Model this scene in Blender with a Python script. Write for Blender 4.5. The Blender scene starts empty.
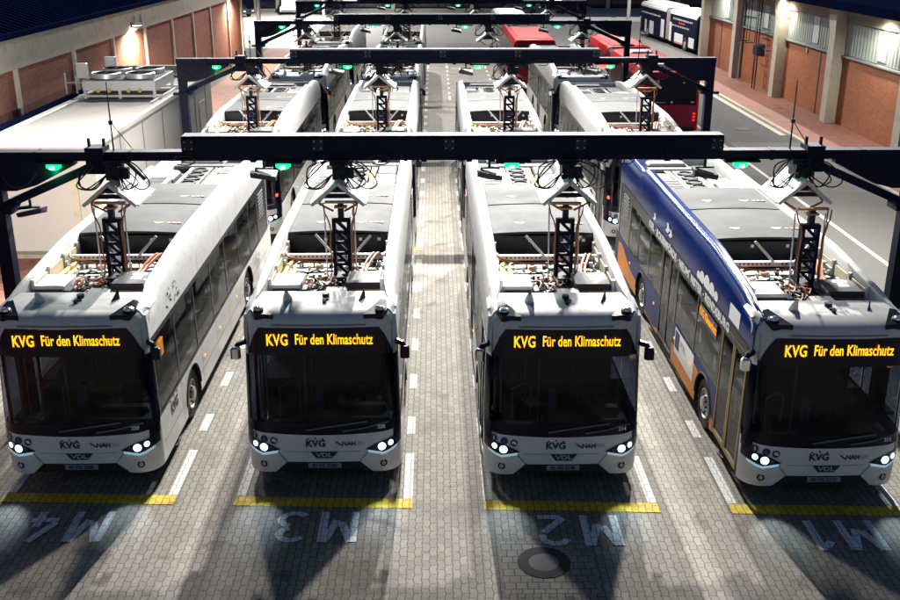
import bpy, bmesh, math, random
from mathutils import Vector, Matrix
R = math.radians
S = bpy.context.scene
COL = S.collection
rnd = random.Random(7)

# ------------------------------------------------------------------ camera, sky, lights, exposure
cam = bpy.data.objects.new('camera', bpy.data.cameras.new('camera'))
COL.objects.link(cam)
cam.location = (0, 0, 8.709)
cam.rotation_euler = (R(90) - 0.34792, 0, -0.01478)
cam.data.sensor_fit = 'HORIZONTAL'
cam.data.sensor_width = 36
cam.data.lens = 36 * 1010.0 / 900.0
cam.data.clip_end = 2000
S.camera = cam

SUN_DIR = Vector((0.10, 1.0, 0.86)).normalized()          # towards the light
SUN_EL = math.asin(SUN_DIR.z)
SUN_AZ = math.atan2(SUN_DIR.x, SUN_DIR.y)
world = bpy.data.worlds.new('World')
S.world = world
world.use_nodes = True
wn = world.node_tree.nodes
bg = wn['Background']
sky = wn.new('ShaderNodeTexSky')
sky.sky_type = 'NISHITA'
sky.sun_disc = False
sky.sun_elevation = SUN_EL
sky.sun_rotation = SUN_AZ
sky.ozone_density = 6
sky.dust_density = 0.2
world.node_tree.links.new(sky.outputs[0], bg.inputs[0])
bg.inputs[1].default_value = 0.024
sun = bpy.data.objects.new('sun', bpy.data.lights.new('sun', 'SUN'))
COL.objects.link(sun)
sun.data.energy = 1.7
sun.data.angle = R(0.9)
sun.data.color = (1.0, 0.95, 0.87)
sun.rotation_euler = SUN_DIR.to_track_quat('Z', 'Y').to_euler()
S.view_settings.view_transform = 'Standard'
S.view_settings.look = 'None'
S.view_settings.exposure = 0.82
S.view_settings.gamma = 1
S.view_settings.use_curve_mapping = False
S.cycles.use_adaptive_sampling = True
S.cycles.max_bounces = 6
S.cycles.diffuse_bounces = 1
S.cycles.transparent_max_bounces = 12
S.cycles.sample_clamp_indirect = 4

# ------------------------------------------------------------------ materials
MATS = {}

def newmat(name):
    m = bpy.data.materials.new(name)
    m.use_nodes = True
    MATS[name] = m
    return m, m.node_tree.nodes, m.node_tree.links, m.node_tree.nodes['Principled BSDF']

def N(nt, t, **kw):
    n = nt.new(t)
    for k, v in kw.items():
        setattr(n, k, v)
    return n

def pm(name, col, rough=0.5, metal=0.0, var=0.12, scale=3.0, bump=0.0, coat=0.0, dirt=None, dirt_amt=0.0, spec=None):
    m, n, l, p = newmat(name)
    tc = N(n, 'ShaderNodeTexCoord')
    no = N(n, 'ShaderNodeTexNoise')
    no.inputs['Scale'].default_value = scale
    no.inputs['Detail'].default_value = 6
    l.new(tc.outputs['Object'], no.inputs['Vector'])
    mx = N(n, 'ShaderNodeMix', data_type='RGBA')
    mx.inputs[6].default_value = tuple(c * (1 - var) for c in col) + (1,)
    mx.inputs[7].default_value = tuple(min(1, c * (1 + var)) for c in col) + (1,)
    l.new(no.outputs[0], mx.inputs[0])
    out = mx.outputs[2]
    if dirt:
        n2 = N(n, 'ShaderNodeTexNoise')
        n2.inputs['Scale'].default_value = scale * 2.3
        n2.inputs['Detail'].default_value = 9
        n2.inputs['Roughness'].default_value = 0.7
        l.new(tc.outputs['Object'], n2.inputs['Vector'])
        rp = N(n, 'ShaderNodeMapRange')
        rp.inputs[1].default_value = 0.5
        rp.inputs[2].default_value = 0.72
        rp.inputs[4].default_value = dirt_amt
        l.new(n2.outputs[0], rp.inputs[0])
        m2 = N(n, 'ShaderNodeMix', data_type='RGBA')
        l.new(rp.outputs[0], m2.inputs[0])
        l.new(out, m2.inputs[6])
        m2.inputs[7].default_value = tuple(dirt) + (1,)
        out = m2.outputs[2]
    l.new(out, p.inputs['Base Color'])
    rr = N(n, 'ShaderNodeMapRange')
    rr.inputs[3].default_value = max(0.02, rough * 0.8)
    rr.inputs[4].default_value = min(1, rough * 1.2)
    l.new(no.outputs[0], rr.inputs[0])
    l.new(rr.outputs[0], p.inputs['Roughness'])
    p.inputs['Metallic'].default_value = metal
    if spec is not None:
        p.inputs['Specular IOR Level'].default_value = spec
    if coat:
        p.inputs['Coat Weight'].default_value = coat
        p.inputs['Coat Roughness'].default_value = 0.08
    if bump:
        b = N(n, 'ShaderNodeBump')
        b.inputs['Strength'].default_value = bump
        b.inputs['Distance'].default_value = 0.02
        l.new(no.outputs[0], b.inputs['Height'])
        l.new(b.outputs[0], p.inputs['Normal'])
    return m

def emat(name, col, strength, base=(0.02, 0.02, 0.02)):
    m, n, l, p = newmat(name)
    p.inputs['Base Color'].default_value = base + (1,)
    p.inputs['Emission Color'].default_value = tuple(col) + (1,)
    p.inputs['Emission Strength'].default_value = strength
    return m

def glassmat(name, tint, gloss=0.1, rough=0.03, fres=0.4):
    m, n, l, p = newmat(name)
    n.remove(p)
    out = n['Material Output']
    tr = N(n, 'ShaderNodeBsdfTransparent')
    tr.inputs[0].default_value = tuple(tint) + (1,)
    gl = N(n, 'ShaderNodeBsdfGlossy')
    gl.inputs['Roughness'].default_value = rough
    gl.inputs['Color'].default_value = (0.9, 0.95, 1, 1)
    fr = N(n, 'ShaderNodeLayerWeight')
    fr.inputs[0].default_value = 0.35
    ad = N(n, 'ShaderNodeMath', operation='MULTIPLY_ADD', use_clamp=True)
    l.new(fr.outputs['Fresnel'], ad.inputs[0])
    ad.inputs[1].default_value = fres
    ad.inputs[2].default_value = gloss
    mx = N(n, 'ShaderNodeMixShader')
    l.new(ad.outputs[0], mx.inputs[0])
    l.new(tr.outputs[0], mx.inputs[1])
    l.new(gl.outputs[0], mx.inputs[2])
    l.new(mx.outputs[0], out.inputs[0])
    return m

def tri_wave(n, l, src, period, amp):
    """triangle wave of a scalar socket, -amp..amp"""
    a = N(n, 'ShaderNodeMath', operation='PINGPONG')
    l.new(src, a.inputs[0])
    a.inputs[1].default_value = period / 2
    b = N(n, 'ShaderNodeMath', operation='MULTIPLY_ADD')
    l.new(a.outputs[0], b.inputs[0])
    b.inputs[1].default_value = 4 * amp / period
    b.inputs[2].default_value = -amp
    return b.outputs[0]

def paver(name, c1, c2, mortar, bw, bh, amp, stain=(0.1, 0.09, 0.08), stain_amt=0.5, msize=0.008):
    m, n, l, p = newmat(name)
    g = N(n, 'ShaderNodeNewGeometry')
    sp = N(n, 'ShaderNodeSeparateXYZ')
    l.new(g.outputs['Position'], sp.inputs[0])
    x, y = (sp.outputs[1], sp.outputs[0]) if amp else (sp.outputs[0], sp.outputs[1])
    if amp:
        tx = tri_wave(n, l, y, bh * 2, amp)
        ty = tri_wave(n, l, x, bw, amp)
        ax = N(n, 'ShaderNodeMath', operation='ADD')
        l.new(x, ax.inputs[0]); l.new(tx, ax.inputs[1])
        ay = N(n, 'ShaderNodeMath', operation='ADD')
        l.new(y, ay.inputs[0]); l.new(ty, ay.inputs[1])
        x, y = ax.outputs[0], ay.outputs[0]
    cb = N(n, 'ShaderNodeCombineXYZ')
    l.new(x, cb.inputs[0]); l.new(y, cb.inputs[1])
    br = N(n, 'ShaderNodeTexBrick')
    br.inputs['Scale'].default_value = 1
    br.inputs['Brick Width'].default_value = bw
    br.inputs['Row Height'].default_value = bh
    br.inputs['Mortar Size'].default_value = msize
    br.inputs['Mortar Smooth'].default_value = 0.3
    br.inputs['Bias'].default_value = -0.1
    br.inputs['Color1'].default_value = c1 + (1,)
    br.inputs['Color2'].default_value = c2 + (1,)
    br.inputs['Mortar'].default_value = mortar + (1,)
    l.new(cb.outputs[0], br.inputs['Vector'])
    no = N(n, 'ShaderNodeTexNoise')
    no.inputs['Scale'].default_value = 0.55
    no.inputs['Detail'].default_value = 8
    no.inputs['Roughness'].default_value = 0.62
    l.new(g.outputs['Position'], no.inputs['Vector'])
    mr = N(n, 'ShaderNodeMapRange')
    mr.inputs[1].default_value = 0.52
    mr.inputs[2].default_value = 0.75
    mr.inputs[4].default_value = stain_amt
    l.new(no.outputs[0], mr.inputs[0])
    mx = N(n, 'ShaderNodeMix', data_type='RGBA')
    l.new(mr.outputs[0], mx.inputs[0])
    l.new(br.outputs[0], mx.inputs[6])
    mx.inputs[7].default_value = stain + (1,)
    n2 = N(n, 'ShaderNodeTexNoise')
    n2.inputs['Scale'].default_value = 30
    n2.inputs['Detail'].default_value = 5
    l.new(g.outputs['Position'], n2.inputs['Vector'])
    m3 = N(n, 'ShaderNodeMix', data_type='RGBA', blend_type='MULTIPLY')
    m3.inputs[0].default_value = 0.6
    l.new(mx.outputs[2], m3.inputs[6])
    cr = N(n, 'ShaderNodeMapRange')
    cr.inputs[1].default_value = 0.3
    cr.inputs[2].default_value = 0.7
    cr.inputs[3].default_value = 0.6
    cr.inputs[4].default_value = 1.15
    l.new(n2.outputs[0], cr.inputs[0])
    l.new(cr.outputs[0], m3.inputs[7])
    n4 = N(n, 'ShaderNodeTexNoise')
    n4.inputs['Scale'].default_value = 1.35
    n4.inputs['Detail'].default_value = 4
    n4.inputs['Distortion'].default_value = 0.6
    l.new(g.outputs['Position'], n4.inputs['Vector'])
    r4 = N(n, 'ShaderNodeMapRange')
    r4.inputs[1].default_value = 0.60
    r4.inputs[2].default_value = 0.72
    r4.inputs[3].default_value = 1.0
    r4.inputs[4].default_value = 0.45
    l.new(n4.outputs[0], r4.inputs[0])
    m5 = N(n, 'ShaderNodeMix', data_type='RGBA', blend_type='MULTIPLY')
    m5.inputs[0].default_value = 1.0
    l.new(m3.outputs[2], m5.inputs[6])
    l.new(r4.outputs[0], m5.inputs[7])
    l.new(m5.outputs[2], p.inputs['Base Color'])
    p.inputs['Roughness'].default_value = 0.75
    b = N(n, 'ShaderNodeBump')
    b.inputs['Strength'].default_value = 0.5
    b.inputs['Distance'].default_value = 0.008
    inv = N(n, 'ShaderNodeMath', operation='SUBTRACT')
    inv.inputs[0].default_value = 1
    l.new(br.outputs['Fac'], inv.inputs[1])
    l.new(inv.outputs[0], b.inputs['Height'])
    l.new(b.outputs[0], p.inputs['Normal'])
    return m

def brickwall(name, c1, c2, mortar, bw=0.25, bh=0.077, stain=0.35):
    """brick laid on walls whose long side runs along world Y"""
    m, n, l, p = newmat(name)
    g = N(n, 'ShaderNodeNewGeometry')
    sp = N(n, 'ShaderNodeSeparateXYZ')
    l.new(g.outputs['Position'], sp.inputs[0])
    ad = N(n, 'ShaderNodeMath', operation='ADD')
    l.new(sp.outputs[0], ad.inputs[0]); l.new(sp.outputs[1], ad.inputs[1])
    cb = N(n, 'ShaderNodeCombineXYZ')
    l.new(ad.outputs[0], cb.inputs[0]); l.new(sp.outputs[2], cb.inputs[1])
    br = N(n, 'ShaderNodeTexBrick')
    br.inputs['Scale'].default_value = 1
    br.inputs['Brick Width'].default_value = bw
    br.inputs['Row Height'].default_value = bh
    br.inputs['Mortar Size'].default_value = 0.007
    br.inputs['Color1'].default_value = c1 + (1,)
    br.inputs['Color2'].default_value = c2 + (1,)
    br.inputs['Mortar'].default_value = mortar + (1,)
    l.new(cb.outputs[0], br.inputs['Vector'])
    no = N(n, 'ShaderNodeTexNoise')
    no.inputs['Scale'].default_value = 0.8
    no.inputs['Detail'].default_value = 8
    l.new(g.outputs['Position'], no.inputs['Vector'])
    mr = N(n, 'ShaderNodeMapRange')
    mr.inputs[1].default_value = 0.45
    mr.inputs[2].default_value = 0.75
    mr.inputs[4].default_value = stain
    l.new(no.outputs[0], mr.inputs[0])
    mx = N(n, 'ShaderNodeMix', data_type='RGBA')
    l.new(mr.outputs[0], mx.inputs[0])
    l.new(br.outputs[0], mx.inputs[6])
    mx.inputs[7].default_value = tuple(c * 0.45 for c in c1) + (1,)
    l.new(mx.outputs[2], p.inputs['Base Color'])
    p.inputs['Roughness'].default_value = 0.85
    b = N(n, 'ShaderNodeBump')
    b.inputs['Strength'].default_value = 0.6
    b.inputs['Distance'].default_value = 0.006
    inv = N(n, 'ShaderNodeMath', operation='SUBTRACT')
    inv.inputs[0].default_value = 1
    l.new(br.outputs['Fac'], inv.inputs[1])
    l.new(inv.outputs[0], b.inputs['Height'])
    l.new(b.outputs[0], p.inputs['Normal'])
    return m

pm('bus_white', (0.72, 0.72, 0.72), 0.38, var=0.05, scale=1.2, coat=0.2, dirt=(0.44, 0.42, 0.38), dirt_amt=0.45)
pm('bus_white_roof', (0.58, 0.58, 0.575), 0.5, var=0.06, scale=2.5, dirt=(0.32, 0.30, 0.27), dirt_amt=0.5)
pm('cover_grey', (0.066, 0.070, 0.073), 0.75, var=0.06, scale=1.5, dirt=(0.075, 0.072, 0.07), dirt_amt=0.6, spec=0.2)
pm('bus_black', (0.005, 0.006, 0.016), 0.25, var=0.2, spec=0.25)
pm('black_rubber', (0.014, 0.014, 0.018), 0.75, var=0.3, scale=8)
pm('dark_metal', (0.010, 0.012, 0.026), 0.5, var=0.3, spec=0.3)
pm('gantry_paint', (0.0035, 0.005, 0.022), 0.6, var=0.25, scale=2.0, spec=0.15)
pm('light_metal', (0.62, 0.63, 0.64), 0.38, metal=0.6, var=0.12)
pm('white_part', (0.60, 0.59, 0.56), 0.5, var=0.08, dirt=(0.4, 0.36, 0.3), dirt_amt=0.4)
pm('grey_box', (0.05, 0.054, 0.062), 0.65, var=0.2, dirt=(0.12, 0.11, 0.1), dirt_amt=0.3, spec=0.3)
pm('mid_grey', (0.15, 0.155, 0.165), 0.65, var=0.15, spec=0.3)
pm('beige_panel', (0.55, 0.50, 0.36), 0.6, var=0.1, dirt=(0.25, 0.2, 0.14), dirt_amt=0.5)
pm('orange_cable', (0.40, 0.115, 0.035), 0.5, var=0.2)
pm('copper', (0.55, 0.27, 0.15), 0.4, metal=0.7, var=0.2)
pm('yellow_part', (0.72, 0.50, 0.07), 0.5, var=0.15)
pm('red_decal', (0.60, 0.03, 0.03), 0.5, var=0.1)
pm('white_decal', (0.80, 0.80, 0.80), 0.5, var=0.04)
pm('navy_decal', (0.015, 0.022, 0.07), 0.45, var=0.1)
pm('blue_decal', (0.02, 0.10, 0.22), 0.45, var=0.1)
pm('grey_decal', (0.42, 0.43, 0.45), 0.5, var=0.1)
pm('wrap_blue', (0.0, 0.016, 0.115), 0.16, var=0.45, scale=0.8, spec=0.3)
pm('wrap_navy', (0.018, 0.03, 0.12), 0.5, var=0.4, scale=1.0, spec=0.2)
pm('wrap_orange', (0.66, 0.23, 0.05), 0.5, var=0.3, scale=1.5, spec=0.2)
pm('gold_frame', (0.30, 0.21, 0.07), 0.4, metal=0.4, var=0.1)
pm('bus_red', (0.42, 0.004, 0.006), 0.5, var=0.12, spec=0.12)
pm('far_dark', (0.006, 0.008, 0.022), 0.6, var=0.3, spec=0.08)
pm('bus_crimson', (0.40, 0.008, 0.06), 0.35, var=0.12)
pm('seat_fabric', (0.30, 0.29, 0.30), 0.85, var=0.2, scale=8)
pm('interior_grey', (0.16, 0.16, 0.18), 0.7, var=0.15)
pm('interior_floor', (0.12, 0.11, 0.10), 0.7, var=0.2)
pm('bellows', (0.20, 0.18, 0.16), 0.8, var=0.2)
pm('hood_grey', (0.58, 0.60, 0.57), 0.5, var=0.08, scale=2)
pm('tyre', (0.018, 0.018, 0.019), 0.85, var=0.3, scale=10)
pm('rim', (0.48, 0.47, 0.46), 0.4, metal=0.7, var=0.2, scale=6)
pm('chrome', (0.85, 0.87, 0.9), 0.1, metal=1.0, var=0.03)
pm('concrete', (0.34, 0.31, 0.25), 0.85, var=0.2, scale=1.5, bump=0.2, dirt=(0.15, 0.13, 0.10), dirt_amt=0.6)
pm('concrete_light', (0.50, 0.46, 0.38), 0.85, var=0.12, scale=1.5, bump=0.2, dirt=(0.25, 0.22, 0.17), dirt_amt=0.5)
pm('kerb_stone', (0.42, 0.38, 0.30), 0.85, var=0.2, scale=2, bump=0.2)
pm('asphalt', (0.052, 0.053, 0.056), 0.85, var=0.35, scale=6, bump=0.3, dirt=(0.1, 0.098, 0.09), dirt_amt=0.4)
pm('asphalt_pale', (0.080, 0.077, 0.071), 0.85, var=0.22, scale=2.5, bump=0.3, dirt=(0.10, 0.095, 0.083), dirt_amt=0.5)
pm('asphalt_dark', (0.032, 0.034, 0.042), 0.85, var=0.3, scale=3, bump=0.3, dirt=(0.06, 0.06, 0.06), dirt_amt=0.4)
pm('apron_concrete', (0.46, 0.44, 0.40), 0.85, var=0.15, scale=0.4, dirt=(0.28, 0.26, 0.22), dirt_amt=0.5)
pm('roof_blue', (0.004, 0.007, 0.03), 1.0, var=0.3, scale=1, spec=0.0)
pm('render_white', (0.52, 0.50, 0.465), 0.75, var=0.05, scale=0.7, bump=0.05, dirt=(0.5, 0.46, 0.38), dirt_amt=0.35)
pm('roof_sheet', (0.36, 0.345, 0.315), 0.8, var=0.08, scale=0.6, dirt=(0.30, 0.26, 0.2), dirt_amt=0.5)
pm('trim_navy', (0.004, 0.006, 0.024), 1.0, var=0.2, spec=0.0)
pm('aluminium', (0.68, 0.69, 0.70), 0.4, metal=0.5, var=0.08)
pm('pipe_grey', (0.36, 0.38, 0.42), 0.45, metal=0.4, var=0.12)
pm('profiled_glass', (0.36, 0.42, 0.385), 0.35, var=0.12, scale=2)
pm('window_frame', (0.24, 0.27, 0.26), 0.5, var=0.1)
pm('pale_pane', (0.50, 0.54, 0.56), 0.3, var=0.1)
pm('hall_glass', (0.008, 0.014, 0.04), 0.08, var=0.4, scale=0.3)
pm('car_white', (0.72, 0.72, 0.74), 0.3, var=0.03, coat=0.4)
pm('car_blue', (0.03, 0.05, 0.12), 0.25, var=0.1, coat=0.5)
pm('car_dark', (0.012, 0.014, 0.022), 0.25, var=0.1, coat=0.5)
pm('cast_iron', (0.022, 0.021, 0.022), 0.7, metal=0.2, var=0.3, scale=12, bump=0.4)
pm('mast_grey', (0.46, 0.47, 0.48), 0.45, metal=0.4, var=0.1)
pm('plate_white', (0.26, 0.27, 0.30), 0.5, var=0.05)
emat('led_amber', (1.0, 0.36, 0.008), 0.6)
def led_text(name, col, strength, pitch):
    m, n, l, p = newmat(name)
    p.inputs['Base Color'].default_value = (0.02, 0.01, 0.005, 1)
    p.inputs['Emission Color'].default_value = col + (1,)
    tc = N(n, 'ShaderNodeTexCoord')
    sp = N(n, 'ShaderNodeSeparateXYZ')
    l.new(tc.outputs['Object'], sp.inputs[0])
    a = tri_wave(n, l, sp.outputs[0], pitch, 0.5)
    b = tri_wave(n, l, sp.outputs[1], pitch, 0.5)
    mx = N(n, 'ShaderNodeMath', operation='MAXIMUM')
    l.new(a, mx.inputs[0]); l.new(b, mx.inputs[1])
    mr = N(n, 'ShaderNodeMapRange')
    mr.inputs[1].default_value = -0.1
    mr.inputs[2].default_value = 0.5
    mr.inputs[3].default_value = strength * 1.25
    mr.inputs[4].default_value = strength * 0.18
    l.new(mx.outputs[0], mr.inputs[0])
    l.new(mr.outputs[0], p.inputs['Emission Strength'])
led_text('led_amber_dots', (1.0, 0.43, 0.010), 1.6, 0.030)
emat('led_white', (0.50, 0.78, 1.0), 3.2, (0.8, 0.8, 0.8))
emat('led_soft', (0.5, 0.78, 1.0), 0.25, (0.3, 0.3, 0.3))
emat('led_green', (0.0, 1.0, 0.12), 3.0, (0.02, 0.2, 0.04))
emat('led_green_core', (0.35, 1.0, 0.5), 9.0, (0.1, 0.3, 0.1))
emat('led_red', (1.0, 0.04, 0.03), 4.0, (0.3, 0.05, 0.05))
emat('lens_red', (1.0, 0.03, 0.02), 0.5, (0.4, 0.02, 0.02))
emat('amber_marker', (1.0, 0.35, 0.02), 0.7, (0.6, 0.25, 0.03))
emat('lamp_warm', (1.0, 0.88, 0.68), 20.0, (0.8, 0.8, 0.8))
emat('flood_face', (1.0, 0.97, 0.9), 6.0, (0.8, 0.8, 0.8))
emat('screen_orange', (1.0, 0.36, 0.02), 0.75, (0.3, 0.1, 0.02))
emat('window_glow', (0.75, 0.87, 1.0), 2.2, (0.3, 0.3, 0.35))
glassmat('windscreen_glass', (0.14, 0.17, 0.27), 0.010, 0.03, 0.16)
glassmat('side_glass', (0.42, 0.42, 0.42), 0.03)
glassmat('car_glass', (0.12, 0.14, 0.17), 0.08)
paver('bay_paving', (0.20, 0.181, 0.147), (0.272, 0.247, 0.203), (0.062, 0.056, 0.047), 0.225, 0.112, 0.010, (0.085, 0.075, 0.062), 0.85, 0.008)
paver('line_white', (0.66, 0.65, 0.62), (0.78, 0.77, 0.74), (0.30, 0.28, 0.25), 0.225, 0.112, 0.010, (0.36, 0.34, 0.31), 0.6)
paver('line_worn', (0.74, 0.74, 0.73), (0.82, 0.82, 0.81), (0.30, 0.29, 0.28), 0.225, 0.112, 0.010, (0.4, 0.39, 0.38), 0.7)
paver('line_yellow', (0.66, 0.45, 0.008), (0.82, 0.58, 0.012), (0.22, 0.16, 0.03), 0.225, 0.112, 0.010, (0.34, 0.25, 0.06), 0.6)
paver('red_paving', (0.24, 0.085, 0.055), (0.32, 0.12, 0.08), (0.10, 0.06, 0.05), 0.22, 0.11, 0, (0.14, 0.075, 0.055), 0.5)
brickwall('hall_brick', (0.34, 0.105, 0.06), (0.22, 0.065, 0.04), (0.27, 0.17, 0.13), stain=0.35)
brickwall('workshop_brick', (0.42, 0.13, 0.045), (0.30, 0.085, 0.035), (0.28, 0.16, 0.09))

# ------------------------------------------------------------------ mesh builder
class MB:
    def __init__(s):
        s.v, s.f, s.m = [], [], []
        s.cur = 0
    def add(s, vs, fs):
        b = len(s.v)
        s.v += [tuple(v) for v in vs]
        s.f += [tuple(i + b for i in f) for f in fs]
        s.m += [s.cur] * len(fs)
        return s
    def box(s, x0, x1, y0, y1, z0, z1, c=0.0):
        """box; c chamfers the four upright and top edges"""
        x0, x1 = min(x0, x1), max(x0, x1)
        y0, y1 = min(y0, y1), max(y0, y1)
        if c <= 0:
            v = [(x, y, z) for z in (z0, z1) for y in (y0, y1) for x in (x0, x1)]
            return s.add(v, [(0, 2, 3, 1), (4, 5, 7, 6), (0, 1, 5, 4), (2, 6, 7, 3), (0, 4, 6, 2), (1, 3, 7, 5)])
        def ring(z, i):
            a, b, e, d = x0 + i, x1 - i, y0 + i, y1 - i
            k = c
            return [(a + k, e, z), (b - k, e, z), (b, e + k, z), (b, d - k, z), (b - k, d, z), (a + k, d, z), (a, d - k, z), (a, e + k, z)]
        rs = [ring(z0, 0), ring(z1 - c, 0), ring(z1, c * 0.9)]
        return s.loft(rs)
    def loft(s, rings, cap=True, close=True):
        n = len(rings[0])
        v = [p for r in rings for p in r]
        f = []
        for i in range(len(rings) - 1):
            for j in range(n if close else n - 1):
                k = (j + 1) % n
                f.append((i * n + j, i * n + k, (i + 1) * n + k, (i + 1) * n + j))
        if cap and close:
            f.append(tuple(range(n - 1, -1, -1)))
            f.append(tuple(range((len(rings) - 1) * n, len(rings) * n)))
        return s.add(v, f)
    def obox(s, p, q, w, h, up=(0, 0, 1)):
        """square bar from p to q"""
        p, q = Vector(p), Vector(q)
        d = (q - p).normalized()
        u = Vector(up)
        if abs(d.dot(u)) > 0.98:
            u = Vector((0, 1, 0))
        a = d.cross(u).normalized()
        b = a.cross(d)
        r = []
        for o in (p, q):
            r.append([o + a * w / 2 + b * h / 2, o - a * w / 2 + b * h / 2, o - a * w / 2 - b * h / 2, o + a * w / 2 - b * h / 2])
        return s.loft(r)
    def tube(s, pts, r, n=6, smooth_path=False):
        pts = [Vector(p) for p in pts]
        if smooth_path and len(pts) > 2:
            out = []
            for i in range(len(pts) - 1):
                p0, p1, p2, p3 = pts[max(i - 1, 0)], pts[i], pts[i + 1], pts[min(i + 2, len(pts) - 1)]
                for k in range(5):
                    t = k / 5
                    out.append(0.5 * ((2 * p1) + (p2 - p0) * t + (2 * p0 - 5 * p1 + 4 * p2 - p3) * t * t + (3 * p1 - p0 - 3 * p2 + p3) * t ** 3))
            out.append(pts[-1])
            pts = out
        rings = []
        ref = Vector((0.13, 0.31, 0.94))
        for i, p in enumerate(pts):
            d = (pts[min(i + 1, len(pts) - 1)] - pts[max(i - 1, 0)]).normalized()
            if abs(d.dot(ref)) > 0.97:
                ref = Vector((1, 0.1, 0))
            a = d.cross(ref).normalized()
            b = a.cross(d)
            rr = r[i] if isinstance(r, (list, tuple)) else r
            rings.append([p + a * rr * math.cos(2 * math.pi * k / n) + b * rr * math.sin(2 * math.pi * k / n) for k in range(n)])
        return s.loft(rings)
    def disc(s, c, nrm, r, depth=0.0, n=16, sx=1.0):
        c, d = Vector(c), Vector(nrm).normalized()
        ref = Vector((0, 0, 1)) if abs(d.z) < 0.9 else Vector((0, 1, 0))
        a = ref.cross(d).normalized()
        b = d.cross(a)
        def ring(o):
            return [o + a * r * sx * math.cos(2 * math.pi * k / n) + b * r * math.sin(2 * math.pi * k / n) for k in range(n)]
        if depth:
            return s.loft([ring(c), ring(c + d * depth)])
        return s.add(ring(c), [tuple(range(n))])
    def lathe(s, prof, c, axis='X', n=24):
        """prof: (radius, offset along axis)"""
        rings = []
        for r, o in prof:
            ring = []
            for k in range(n):
                a = 2 * math.pi * k / n
                u, w = r * math.cos(a), r * math.sin(a)
                if axis == 'X':
                    ring.append((c[0] + o, c[1] + u, c[2] + w))
                elif axis == 'Y':
                    ring.append((c[0] + u, c[1] + o, c[2] + w))
                else:
                    ring.append((c[0] + u, c[1] + w, c[2] + o))
            rings.append(ring)
        return s.loft(rings)
    def grid(s, rows):
        n = len(rows[0])
        v = [p for r in rows for p in r]
        f = [(i * n + j, i * n + j + 1, (i + 1) * n + j + 1, (i + 1) * n + j) for i in range(len(rows) - 1) for j in range(n - 1)]
        return s.add(v, f)
    def prism(s, poly, z0, z1):
        return s.loft([[(x, y, z0) for x, y in poly], [(x, y, z1) for x, y in poly]])
    def build(s, name, mat, parent=None, smooth=35, flip=True):
        me = bpy.data.meshes.new(name)
        me.from_pydata(s.v, [], s.f)
        mats = mat if isinstance(mat, (list, tuple)) else [mat]
        for x in mats:
            me.materials.append(MATS[x])
        if len(mats) > 1:
            me.polygons.foreach_set('material_index', s.m)
        if flip:
            bm = bmesh.new()
            bm.from_mesh(me)
            bmesh.ops.recalc_face_normals(bm, faces=bm.faces)
            bm.to_mesh(me)
            bm.free()
        if smooth:
            me.polygons.foreach_set('use_smooth', [True] * len(me.polygons))
            me.set_sharp_from_angle(angle=R(smooth))
        me.update()
        o = bpy.data.objects.new(name, me)
        COL.objects.link(o)
        if parent is not None:
            o.parent = parent
        return o

def tag(o, label=None, cat=None, group=None, kind=None):
    if label: o['label'] = label
    if cat: o['category'] = cat
    if group: o['group'] = group
    if kind: o['kind'] = kind
    return o

def thing(name, label, cat, loc=(0, 0, 0), rz=0, group=None):
    o = bpy.data.objects.new(name, None)
    COL.objects.link(o)
    o.empty_display_size = 0.3
    o.location = loc
    o.rotation_euler = (0, 0, rz)
    return tag(o, label, cat, group)

def clone(o, parent=None, skip=()):
    c = o.copy()
    COL.objects.link(c)
    c.parent = parent
    for k in o.children:
        if k.type == 'LIGHT' or k.name.split('.')[0] in skip:
            continue
        clone(k, c, skip)
    return c

def text_mesh(name, body, mat, parent, loc, rot, size, sx=1.0, bold=0.0, depth=0.003, shear=0.0, align='CENTER', spacing=1.0):
    cu = bpy.data.curves.new('lettering', 'FONT')
    cu.body = body
    cu.size = size
    cu.align_x = align
    cu.align_y = 'CENTER'
    cu.offset = bold
    cu.extrude = depth
    cu.shear = shear
    cu.space_character = spacing
    cu.resolution_u = 3
    tmp = bpy.data.objects.new('lettering', cu)
    COL.objects.link(tmp)
    bpy.context.view_layer.update()
    me = bpy.data.meshes.new_from_object(tmp.evaluated_get(bpy.context.evaluated_depsgraph_get()))
    bpy.data.objects.remove(tmp)
    bpy.data.curves.remove(cu)
    me.transform(Matrix.Diagonal((sx, 1, 1, 1)))
    me.materials.clear()
    me.materials.append(MATS[mat])
    o = bpy.data.objects.new(name, me)
    COL.objects.link(o)
    o.parent = parent
    o.location = loc
    o.rotation_euler = rot
    return o

FRONT = (R(90), 0, 0)                 # faces -Y, reads towards +X
SIDE_L = (R(90), 0, R(-90))           # faces -X, reads towards -Y
SIDE_R = (R(90), 0, R(90))            # faces +X, reads towards +Y
pm('unit_grey', (0.13, 0.14, 0.14), 0.6, var=0.15, scale=2, dirt=(0.07, 0.07, 0.065), dirt_amt=0.5, spec=0.25)
pm('unit_silver', (0.24, 0.25, 0.25), 0.5, metal=0.3, var=0.15, dirt=(0.12, 0.12, 0.11), dirt_amt=0.4)

# ------------------------------------------------------------------ the ground
def sheet(name, mat, x0, x1, y0, y1, z, z0=None):
    m = MB()
    if z0 is None:
        m.add([(x0, y0, z), (x1, y0, z), (x1, y1, z), (x0, y1, z)], [(0, 1, 2, 3)])
    else:
        m.box(x0, x1, y0, y1, z0, z)
    return tag(m.build(name, mat, smooth=0), kind='structure')

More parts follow.
